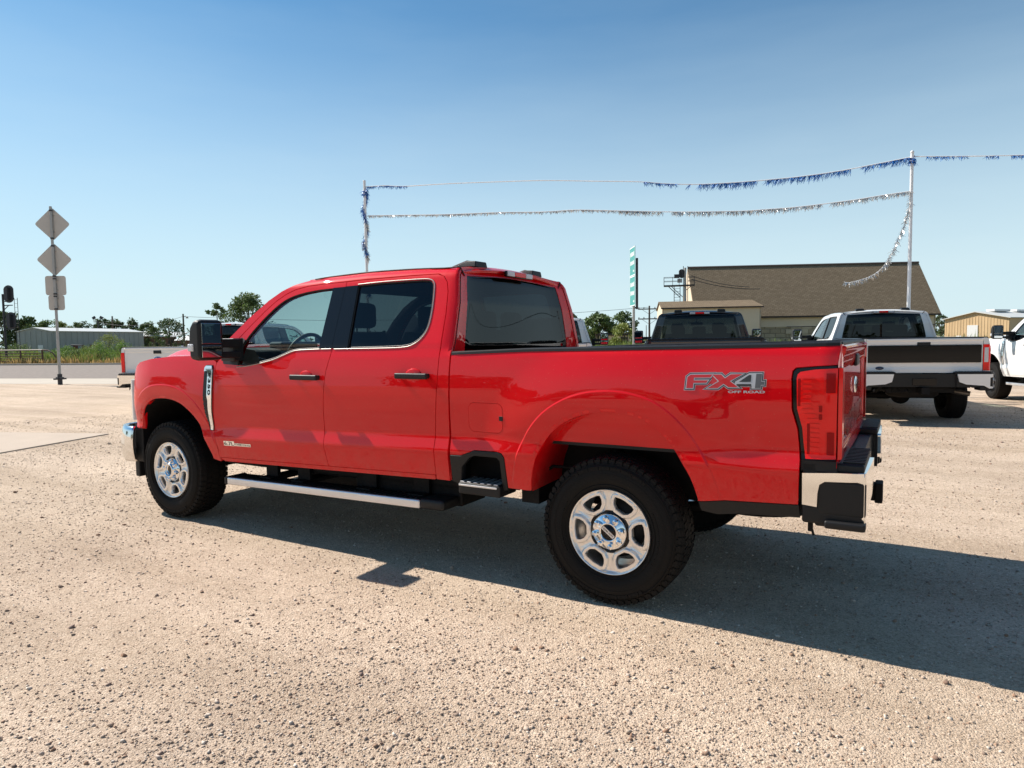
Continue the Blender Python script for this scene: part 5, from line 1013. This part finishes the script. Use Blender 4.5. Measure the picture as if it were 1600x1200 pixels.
b = MB().lathe([(0, .006), (.060, .006), (.066, 0)], 'x', 28); b.v = [(1.158 + x, y - .66, .965 + z * .42) for x, y, z in b.v]; b.build('badge', mat('badge_navy', (.01, .02, .06), .2, coat=1.), tgc)
for s in (-1, 1): MB().bb((1.160, s * .885, 1.06), (1.170, s * .945, 1.30)).build('clear_lens', CLEARLENS, [c for c in wr.children if c.name.startswith('tail_lamp')][0 if s < 0 else 1], bevel=.004)
MB().bb((-1.0, -.90, 1.455), (1.15, .90, 1.475)).build('bed_cover', PLASTG, wr, bevel=.01)
bk = park(-1.816, 7.819, -72.9, 0, BSW, 'black pickup with a flat black bed cover, in front of the annex', ('tailgate_lettering', 'badge', 'badge_face', 'badge_script'))
MB().bb((-1.0, -.92, 1.46), (1.15, .92, 1.495)).build('bed_cover', PLASTG, bk, bevel=.01)
wm = park(-4.96, 7.656, -66.0, -.03, WSW, 'white pickup mostly hidden behind the red cab, only its right side showing')
wl = park(-12.57, 5.143, -75.2, 0, WSW, 'white pickup beyond the red hood with its silver tailgate towards us', ('tailgate_lettering',))
wf_ = park(5.15, 11.0, -73.0, 0, WSW2, 'white pickup cut off by the right edge, black mirror and dark wheels')
w1 = park(8.9, 12.3, -73.0, 0, WSW, 'white pickup further along the row, outside the right edge'); w2 = park(12.6, 13.6, -73.0, 0, BSW, 'black pickup at the far end of the row, outside the right edge')
# small pale car far away
pc = empty('distant_car', (-86.8, 52.6, 0), math.radians(25), label='tiny pale car parked far off between the mesquite and the lamp pole', cat='car')
MB().prism([(-1.9, .35), (-1.9, .85), (-1.1, .95), (-.6, 1.38), (.7, 1.40), (1.3, .98), (1.9, .92), (1.95, .35)], -.8, .8).build('body', WHITE, pc, bevel=.08); MB().prism([(-.95, .97), (-.55, 1.33), (.65, 1.34), (1.1, 1.0)], -.82, .82).build('window', GLASSR, pc)
for x_ in (-1.2, 1.2):
    for s in (-1, 1): MB().cyl((x_, s * .65, .31), (x_, s * .83, .31), .31, n=20).build('wheel', RUBBER, pc)

# ------------------------------------------------------------------ road sign seen from behind
GALV = mat('galvanised_steel', (.40, .38, .35), .55, metal=.5, var=.15, vscale=9); SIGNB = mat('sign_back_aluminium', (.52, .47, .41), .55, metal=.15, var=.08, vscale=3); DK = mat('dark_steel', (.035, .033, .035), .6)
sp = empty('road_sign', (-27.6, 9.37, 0), 0, label='leaning post with two diamond and two square signs seen from behind', cat='road sign')
pb = Vector((0, 0, 0)); pt = Vector((-.40, .20, 7.05)); ax = (pt - pb).normalized()
MB().cyl(pb, pt, .05, n=14).build('post', GALV, sp); MB().cyl(ax * .0, ax * .42, .085, n=12).bb((-.22, -.05, .22), (.22, .05, .30)).bb((-.05, -.22, .20), (.05, .22, .26)).build('base_clamp', DK, sp)
# plates face away from us
pr = Vector((.80, .60, 0)).normalized(); pn = Vector((.60, -.80, 0)).normalized(); pu = ax
def plate(zc, half, diamond, off=.07):
    c = ax * zc - pn * off; th = .012; rc = .10; P2 = []
    sq = [(half, half), (-half, half), (-half, -half), (half, -half)] if not diamond else [(0, half * 1.4142), (-half * 1.4142, 0), (0, -half * 1.4142), (half * 1.4142, 0)]
    for i in range(4):
        p0, p1, p2 = Vector(sq[i - 1]), Vector(sq[i]), Vector(sq[(i + 1) % 4])
        a_ = p1 + (p0 - p1).normalized() * rc; b_ = p1 + (p2 - p1).normalized() * rc
        for t in (0, .33, .67, 1): P2.append(a_ * (1 - t) ** 2 + p1 * 2 * t * (1 - t) + b_ * t * t)
    V = [c + pr * q.x + pu * q.y + pn * th / 2 for q in P2] + [c + pr * q.x + pu * q.y - pn * th / 2 for q in P2]; n = len(P2)
    MB().add(V, [tuple(range(n)), tuple(range(n, 2 * n))[::-1]] + [(i, i + n, (i + 1) % n + n, (i + 1) % n) for i in range(n)]).build('sign_plate', SIGNB, sp)
    br = MB(); hh = half * (1.25 if diamond else .92); a0 = c - pu * hh + pn * .02; a1 = c + pu * hh + pn * .02
    for o_ in (-.045, .045): br.cyl(a0 + pr * o_, a1 + pr * o_, .014, n=6)
    for k in (-.55, .55): br.cyl(c + pu * hh * k - pr * .09 + pn * .02, c + pu * hh * k + pr * .09 + pn * .02, .022, n=6)
    br.build('bracket', GALV, sp)
plate(6.38, .47, True); plate(4.97, .47, True); plate(3.94, .385, False); plate(3.26, .30, False)
for zc in (6.9, 5.8, 5.5, 4.3, 4.2, 3.6, 3.5, 3.0): MB().cyl(ax * (zc - .03), ax * (zc + .03), .064, n=12).build('clamp', DK, sp)
# ------------------------------------------------------------------ green guide sign, seen nearly edge on
GRN = mat('sign_green', (.055, .30, .27), .45); SWH = mat('sign_white', (.78, .80, .78), .4)
gs = empty('guide_sign', (-7.08, 18.52, 0), 0, label='tall green guide sign with white rows turned almost edge on', cat='road sign')
d = Vector((.50, .86, 0)).normalized(); a0 = Vector((-.10, .05, 0)); d = Vector((-.36, -.93, 0)).normalized()
vd = (Vector((-7.08, 18.52, 0)) - Vector((CAM[0], CAM[1], 0))).normalized(); side = Vector((vd.y, -vd.x, 0)); dd = (vd * .97 - side * .195).normalized()      # panel direction, running away from us
n_ = Vector((-dd.y, dd.x, 0))
def gpanel(u0, u1, z0, z1, t0, t1, nm, m, par, slope=.0):
    V = [dd * u + n_ * t + Vector((0, 0, z)) for u in (u0, u1) for t in (t0, t1) for z in (z0, z1)]
    return MB().add(V, [(0, 1, 3, 2), (4, 6, 7, 5), (0, 4, 5, 1), (2, 3, 7, 6), (0, 2, 6, 4), (1, 5, 7, 3)]).build(nm, m, par)
up_ = gpanel(-.55, .35, 3.72, 4.72, .05, .065, 'sign_panel', GRN, gs); lo_ = gpanel(-.55, .35, 2.66, 3.70, .05, .065, 'sign_panel', GRN, gs)
for par, z0, z1 in ((up_, 3.72, 4.72), (lo_, 2.66, 3.70)):
    for a_, b_ in ((z0, z0 + .03), (z1 - .03, z1)): gpanel(-.55, .35, a_, b_, .065, .068, 'sign_border', SWH, par)
    for u in (-.55, .33): gpanel(u, u + .02, z0 + .031, z1 - .031, .065, .068, 'sign_border', SWH, par)
    rg = random.Random(int(z0 * 10))
    for zr_, h_, n_l in ((z0 + .68, .16, 6), (z0 + .38, .15, 6), (z0 + .12, .08, 2)):
        for k in range(n_l): gpanel(-.42 + k * .115, -.42 + k * .115 + .075, zr_, zr_ + h_ * rg.uniform(.8, 1), .0655, .069, 'sign_character', SWH, par)
MB().cyl((0, 0, 0), (0, 0, 2.9), .045, n=12).build('post', GALV, gs); MB().cyl(side * .115 + Vector((0, 0, 2.55)), side * .115 + Vector((0, 0, 4.35)), .045, n=8).cyl(side * .0 + Vector((0, 0, 2.60)), side * .115 + Vector((0, 0, 2.60)), .03, n=8).build('rear_channel', DK, gs); MB().bb((-.03, -.03, 2.5), (.03, .03, 4.6)).build('upright', GALV, gs)

# ------------------------------------------------------------------ bunting poles and strings
WPOLE = mat('white_pole_paint', (.72, .71, .70), .45, var=.06, vscale=4); BLUEF = mat('blue_foil', (.010, .15, .48), .4, metal=.1); SILF = mat('silver_foil', (.60, .59, .57), .22, metal=.85); ROPE = mat('white_cord', (.85, .85, .85), .7)
PR = Vector((1.37, 14.72, 0)); PL = Vector((-11.66, 9.82, 0)); HR = 5.86; HL = 5.95
rp = empty('flag_pole', PR, label='white bunting pole at right rising behind the white pickup', cat='pole', group='bunting poles'); MB().cyl((0, 0, 0), (0, 0, HR), .045, .036, 16).build('shaft', WPOLE, rp); MB().lathe([(0, HR + .07), (.03, HR + .055), (.045, HR + .02), (.04, HR), (0, HR)], 'z', 14).build('cap', WPOLE, rp)
lp_ = empty('flag_pole', PL, label='white bunting pole at left wrapped in blue and silver fringe, behind the red cab', cat='pole', group='bunting poles'); MB().cyl((0, 0, 0), (0, 0, HL), .042, .036, 16).build('shaft', WPOLE, lp_); MB().lathe([(0, HL + .03), (.04, HL + .02), (.038, HL)], 'z', 14).build('cap', WPOLE, lp_)
def sag(a, b, s, n=60): return [a.lerp(b, t) + Vector((0, 0, -s * 4 * t * (1 - t))) for t in [i / n for i in range(n + 1)]]
def fringe(path, m, per_m, L, parent, seed, t0=0., t1=1., clump=.0, wild=.35, wind=(.0, .0)):
    rng = random.Random(seed); P = path; seg = [0.]
    for i in range(len(P) - 1): seg.append(seg[-1] + (P[i + 1] - P[i]).length)
    T = seg[-1]; V = []; F = []
    for k in range(int(T * (t1 - t0) * per_m)):
        s = (t0 + (t1 - t0) * rng.random()) * T; i = max(j for j in range(len(seg)) if seg[j] <= s + 1e-9); i = min(i, len(P) - 2); f = (s - seg[i]) / max(seg[i + 1] - seg[i], 1e-6); q = P[i].lerp(P[i + 1], min(1, f)); d = (P[i + 1] - P[i]).normalized()
        if clump and math.sin(s * 3.1 + seed) + .6 * math.sin(s * 8.3) < -clump: continue
        l = L * rng.uniform(.45, 1.25); dn = (Vector((rng.gauss(0, wild) + wind[0], rng.gauss(0, wild) + wind[1], -1))).normalized() * l; w = (Vector((rng.gauss(0, 1), rng.gauss(0, 1), rng.gauss(0, .3))).normalized()) * .007; c = len(V); mid = q + dn * .55 + Vector((rng.gauss(0, .012), rng.gauss(0, .012), 0))
        V += [q - w, q + w, mid + w, mid - w, q + dn + w * .5, q + dn - w * .5]; F += [(c, c + 1, c + 2, c + 3), (c + 3, c + 2, c + 4, c + 5)]
    return tag(mesh_obj('fringe', V, F, m, parent), kind='stuff')
def string(path, label, pieces, group='strings of bunting', rope=.013):
    r = empty('bunting_string', (0, 0, 0), label=label, cat='bunting', group=group); MB().tube([tuple(p) for p in path], rope, 5).build('cord', ROPE, r)
    for a_ in pieces: fringe(path, a_[0], a_[1], a_[2], r, a_[3], a_[4], a_[5], **(a_[6] if len(a_) > 6 else {}))
    return r
UPL = [(.003, 5.794), (.041, 5.80), (.083, 5.753), (.171, 5.756), (.273, 5.731), (.359, 5.699), (.456, 5.609), (.538, 5.531), (.584, 5.448), (.641, 5.39), (.708, 5.387), (.763, 5.409), (.817, 5.445), (.871, 5.512), (.9125, 5.587), (.954, 5.675), (1.0, 5.774)]
LOL = [(.005, 5.007), (.092, 4.97), (.17, 4.937), (.272, 4.923), (.359, 4.884), (.419, 4.894), (.479, 4.839), (.596, 4.73), (.709, 4.673), (.764, 4.684), (.818, 4.711), (.903, 4.809), (.955, 4.896), (.998, 4.957)]
def prof_line(T): return [Vector(q) for q in catmull3([(PL.x + (PR.x - PL.x) * t, PL.y + (PR.y - PL.y) * t, z) for t, z in T], 5)]
a_, b_ = PL + Vector((0, 0, 5.82)), PR + Vector((0, 0, 5.80))
string(prof_line(UPL), 'upper bunting cord, bare in the middle with blue fringe left at both ends', [(BLUEF, 190, .09, 1, .0, .085, dict(wild=.9)), (BLUEF, 200, .13, 2, .542, .600, dict(wild=1.0, wind=(.6, .2), clump=.2)), (BLUEF, 200, .17, 3, .625, .995, dict(wild=.5, wind=(-.5, -.15), clump=1.15))])
a2, b2 = PL + Vector((0, 0, 5.02)), PR + Vector((0, 0, 4.98))
string(prof_line(LOL), 'lower bunting cord fully hung with silver fringe between the two poles', [(SILF, 170, .085, 4, .0, .55, dict(wild=.9)), (SILF, 190, .13, 5, .5, 1.0, dict(wild=.6, wind=(-.3, 0), clump=1.2))])
c2 = PR + Vector((9.5, 3.6, 5.80)); string(sag(PR + Vector((0, 0, 5.78)), c2, .16), 'blue bunting cord running from the right pole out of the photo', [(BLUEF, 140, .10, 6, .03, 1.0, dict(wild=.7, clump=.6))])
MB().cyl(c2 - Vector((0, 0, 5.8)), c2, .045, .036, 14).build('flag_pole', WPOLE, label='white bunting pole outside the right edge of the photo', cat='pole', group='bunting poles')
hang = [PR + Vector((0, 0, 4.98)), PR + Vector((-.03, 0, 4.6)), PR + Vector((-.12, 0, 4.2)), PR + Vector((-.26, -.02, 3.8)), PR + Vector((-.40, -.03, 3.45)), PR + Vector((-.62, -.05, 3.12)), PR + Vector((-.90, -.08, 2.94)), PR + Vector((-1.28, -.1, 2.84)), PR + Vector((-1.42, -.1, 2.86))]
hang = [Vector(q) for q in catmull3([tuple(h) for h in hang], 5)]
string(hang, 'loose end of silver bunting dangling from the right pole across the brown roof', [(SILF, 190, .12, 7, 0, 1, dict(wild=.7))], rope=.006)
wrap = [PL + Vector((math.cos(t * .8) * .05, math.sin(t * .8) * .05, 5.75 - t * .118)) for t in range(26)]
r_ = string(wrap, 'blue and silver fringe spiralling down the left pole', [(BLUEF, 420, .13, 8, 0, .30, dict(wild=.6)), (SILF, 380, .12, 9, .25, 1, dict(wild=.8, clump=.2)), (BLUEF, 420, .14, 10, .38, 1, dict(wild=.6, clump=.1))])
knot = [PR + Vector((math.cos(t) * .05, math.sin(t) * .05, 5.80 - t * .012)) for t in range(14)]
string(knot, 'knot of blue fringe tied round the top of the right pole', [(BLUEF, 260, .12, 11, 0, 1, dict(wild=.5))])
knot = [PL + Vector((math.cos(t) * .05, math.sin(t) * .05, 5.74 - t * .012)) for t in range(14)]
string(knot, 'knot of blue fringe tied round the top of the left pole', [(BLUEF, 200, .12, 12, 0, 1, dict(wild=.8))])

# ------------------------------------------------------------------ poles, rail signals, fences
WOOD = mat('weathered_pole_wood', (.14, .105, .08), .9, bump=.6, bscale=20)
def utility(x, y, h, label, rz=T17, arms=2, r=.13, cat='utility pole'):
    u = empty('utility_pole', (x, y, 0), rz, label=label, cat=cat); MB().cyl((0, 0, 0), (0, 0, h), r, r * .7, 12).build('pole', WOOD, u)
    for k in range(arms):
        z = h - .35 - k * 1.1; am = MB().bb((-1.25, .12, z - .06), (1.25, .24, z + .06)).cyl((-.8, .18, z - .05), (0, .12, z - .6), .02, n=6).cyl((.8, .18, z - .05), (0, .12, z - .6), .02, n=6).build('crossarm', WOOD, u)
        for xx in (-1.15, -.6, .6, 1.15): MB().lathe([(.02, 0), (.055, .02), (.04, .07), (.055, .10), (.03, .16), (0, .17)], 'z', 10, (xx, .18, z + .06)).build('insulator', DK, am)
    return u
utility(-23.7, 68.2, 5.15, 'two crossarm utility pole left of the black pickup'); utility(-35.5, 92, 3.4, 'thin plain pole right of the green sign post', arms=0, r=.07); utility(-27.5, 78, 3.2, 'short plain pole beside the crossarm pole', arms=0, r=.06); utility(-48, 112, 5.0, 'thin plain pole seen over the white pickup mirror', arms=0, r=.06)
utility(-111.2, 57.4, 6.4, 'bare pole with a side lamp above the grey roof', arms=0, r=.16)
utility(55, 85, 10.5, 'tall utility pole outside the right edge, mirrored in the red cab window', arms=2); utility(24, -26, 9.5, 'utility pole behind the viewer', arms=2); utility(18, 40.2, 6.4, 'short utility pole outside the right edge', arms=1, r=.09)
lpz = empty('lamp_pole', (-72.97, 44.7, 0), 0, label='wooden pole with a small yard lamp behind the red hood', cat='lamp pole'); MB().cyl((0, 0, 0), (0, 0, 5.2), .12, .09, 10).build('pole', WOOD, lpz)
MB().tube([(0, 0, 4.75), (.25, .1, 4.95), (.45, .2, 4.85)], .025).build('lamp_arm', DK, lpz); MB().lathe([(0, .1), (.10, .06), (.16, -.08), (.10, -.12), (0, -.12)], 'z', 12, (.45, .2, 4.78)).build('lamp_head', SIGNB, lpz)
fp = empty('floodlight_pole', (-108, 53.4, 0), math.radians(25), label='pole with twin floodlights above the grey metal roof', cat='lamp pole'); MB().cyl((0, 0, 0), (0, 0, 5.6), .12, .10, 10).build('pole', DK, fp)
for s in (-1, 1): MB().tube([(0, 0, 5.2), (s * .35, 0, 5.35), (s * .5, 0, 5.7)], .03).build('lamp_arm', DK, fp); MB().box((s * .62, 0, 5.95), (.50, .2, .42), ry=s * .5).build('lamp_head', DK, fp, bevel=.04)
def signal_head(par, c, rz, s=1.):
    b = MB(); pts = [(.55 * math.cos(t), .62 * math.sin(t)) for t in np.linspace(0, 2 * math.pi, 20, endpoint=False)]; pts = [(max(-.42, min(.42, x)) * s, z * s) for x, z in pts]
    h = empty('signal_head', c, rz, parent=par); MB().prism(pts, -.03, .03).build('backboard', DK, h, bevel=.01)
    for z in (.34, 0, -.34): MB().cyl((0, -.03, z * s), (0, -.24 * s, z * s), .13 * s, n=12).build('hood', DK, h)
    MB().bb((-.12 * s, .03, -.45 * s), (.12 * s, .22 * s, .45 * s)).build('housing', DK, h); return h
rs = empty('rail_signal', (-68.1, 24.3, 0), T17, label='black railway signal with two heads and a ladder at the left edge', cat='rail signal')
MB().cyl((0, 0, 0), (0, 0, 6.25), .10, .09, 12).build('mast', DK, rs); MB().bb((0, -.05, 5.2), (1.0, .05, 5.28)).bb((0, -.05, 5.55), (.55, .05, 5.62)).cyl((0, 0, 4.8), (.55, 0, 5.2), .035).bb((0, -.04, 3.1), (1.0, .04, 3.16)).build('bracket', DK, rs)
signal_head(rs, (.85, -.15, 6.22), math.radians(180), 1.25); signal_head(rs, (.95, -.15, 3.85), math.radians(180), 1.25)
lad = MB(); 
for xx in (.95, 1.30): lad.cyl((xx, .25, 1.0), (xx, .25, 5.9), .022, n=6)
for k in range(14): lad.cyl((.95, .25, 1.2 + k * .35), (1.30, .25, 1.2 + k * .35), .014, n=5)
lad.build('ladder', DK, rs)
st = empty('signal_platform', (-15.9, 53.4, 0), T17, label='steel signal mast with railed platform beside the big shingled gable', cat='signal tower')
MB().cyl((.50, 0, 0), (.50, 0, 7.55), .13, .10, 12).build('mast', GALV, st); MB().cyl((.35, .1, 4), (.35, .1, 7.7), .03, n=6).cyl((.72, .1, 4), (.72, .1, 7.7), .03, n=6).build('rod', DK, st)
MB().bb((-1.30, -.4, 5.98), (1.30, .4, 6.08)).build('platform', DK, st)
rl = MB()
for xx in (-1.28, -.55, .0, 1.28):
    for yy in (-.38, .38): rl.cyl((xx, yy, 6.08), (xx, yy, 6.75), .02, n=5)
for zz in (6.42, 6.75):
    for yy in (-.38, .38): rl.cyl((-1.28, yy, zz), (.0, yy, zz), .018, n=5).cyl((.7, yy, zz), (1.28, yy, zz), .018, n=5)
    rl.cyl((-1.28, -.38, zz), (-1.28, .38, zz), .018, n=5)
rl.build('railing', DK, st); lb = MB().cyl((-.9, 0, 5.98), (.1, 0, 5.0), .035, n=6).cyl((-.65, 0, 5.98), (.3, 0, 5.05), .03, n=6).cyl((1.0, 0, 5.98), (.55, 0, 5.6), .03, n=6)
for xx in (-.42, .08): lb.cyl((xx, .2, 3.6), (xx, .2, 6.0), .03, n=6)
for k in range(9): lb.cyl((-.42, .2, 3.8 + k * .25), (.08, .2, 3.8 + k * .25), .015, n=5)
lb.build('brace', DK, st); signal_head(st, (.22, -.05, 7.05), math.radians(200), .62); MB().bb((-.42, -.2, 6.70), (.02, .2, 7.0)).build('relay_box', DK, st); MB().bb((-.15, -.15, 6.3), (.25, .2, 6.62)).build('cabinet', GALV, st)
def wire(pts, label, r=.012, m=DK): MB().tube([tuple(p) for p in pts], r, 5).build('cable', m, label=label, cat='cable')
wire(sag(Vector((-14.9, 53.6, 6.55)), Vector((-9.6, 55.4, 5.55)), .25, 16), 'black cable drooping from the signal platform over the brown roof', .03); wire(sag(Vector((-14.9, 53.6, 6.85)), Vector((-10.4, 55.2, 5.75)), .2, 16), 'second cable above the drooping one at the signal platform', .025)
wire(sag(Vector((-72.97, 44.7, 4.9)), Vector((-108, 53.4, 5.3)), .8, 20), 'thin overhead wire left of the yard lamp pole', .02); wire(sag(Vector((-72.97, 44.7, 4.9)), Vector((-23.7, 68.2, 5.0)), .9, 30), 'thin overhead wire right of the yard lamp pole', .02)
wire(sag(Vector((55, 85, 10)), Vector((18, 40, 6.2)), .6, 20), 'overhead wire outside the right edge, mirrored in the rear window', .03)
# pipe fence along the far kerb
RUST = mat('rusty_pipe', (.12, .065, .045), .75, var=.3, vscale=5); PIPE = mat('pale_top_pipe', (.36, .30, .23), .6)
pf = empty('pipe_fence', (-61.6, 24.24, 0), 0, label='rusty pipe fence with pale top rail curving down at its end', cat='fence')
fd_ = -E1
for k, z in enumerate((1.26, .98, .76, .54, .32)):
    pts = [(0, 0, z)] + [tuple(fd_ * 12 + Vector((0, 0, z)))]; MB().tube(pts[::-1], .055 if k == 0 else .035, 8).build('rail', PIPE if k == 0 else RUST, pf)
e = -fd_; MB().tube([tuple(Vector((0, 0, 1.26))), tuple(e * .6 + Vector((0, 0, 1.22))), tuple(e * 1.1 + Vector((0, 0, .98))), tuple(e * 1.5 + Vector((0, 0, .5))), tuple(e * 1.7 + Vector((0, 0, 0)))], .055, 8).build('end_rail', RUST, pf)
for k in (0, 2.3, 4.6, 6.9, 9.2, 11.5): MB().cyl(fd_ * k, fd_ * k + Vector((0, 0, 1.26)), .075, n=8).build('post', RUST, pf)
pg = empty('pipe_rail', (-68.5, 31.0, 0), 0, label='dark pipe corner brace standing in the weeds before the grey wall', cat='fence'); MB().cyl((0, 0, 0), (0, 0, 1.65), .10, n=8).build('post', DK, pg); MB().cyl((0, 0, 1.6), (-1.0, -.6, 1.66), .05, n=8).build('rail', DK, pg); MB().cyl((0, 0, 1.5), (2.4, 1.3, .8), .05, n=8).build('brace', DK, pg)
MB().cyl((-65, 30.8, 0), (-65, 30.8, 1.45), .07, n=8).build('marker_post', SIGNB, label='short pale marker post in the weeds', cat='post')
# ------------------------------------------------------------------ what stands behind the viewer and shows in the paint
db = empty('dealer_building', (-6, -62, 0), math.radians(4), label='low tan building across the lot behind the viewer', cat='building'); MB().bb((-24, -8, 0), (24, 0, 5.2)).build('wall', STUC, db); MB().bb((-24.4, -8.4, 5.2), (24.4, .4, 5.8)).build('roof', TRIM, db)
for k in range(9): MB().bb((-22 + k * 5, .0, .6), (-18.6 + k * 5, .06, 3.4)).build('window', PLASTG, db)
for i, (x, y, h, r) in enumerate(((-40, -52, 8, 5), (34, -50, 9, 5.5), (52, -34, 8, 5), (-58, -36, 9, 5.5), (60, 6, 8, 5), (48, 30, 8, 5))): tree(x, y, h, r, ['dark tree behind the viewer, far left', 'dark tree behind the viewer at right', 'broad tree behind the viewer, farther right', 'broad tree behind the viewer, farthest left', 'broad tree outside the right edge, nearer', 'broad tree outside the right edge, farther'][i], LEAFD, 60 + i, per=50, clumps=40, h0=.15)
park(-9.5, -19, 92, 0, WSW, 'white pickup parked behind the viewer at left'); park(-2.5, -20, 88, 0, BSW, 'black pickup parked behind the viewer'); park(5.5, -19.5, 90, 0, WSW, 'white pickup parked behind the viewer at right')
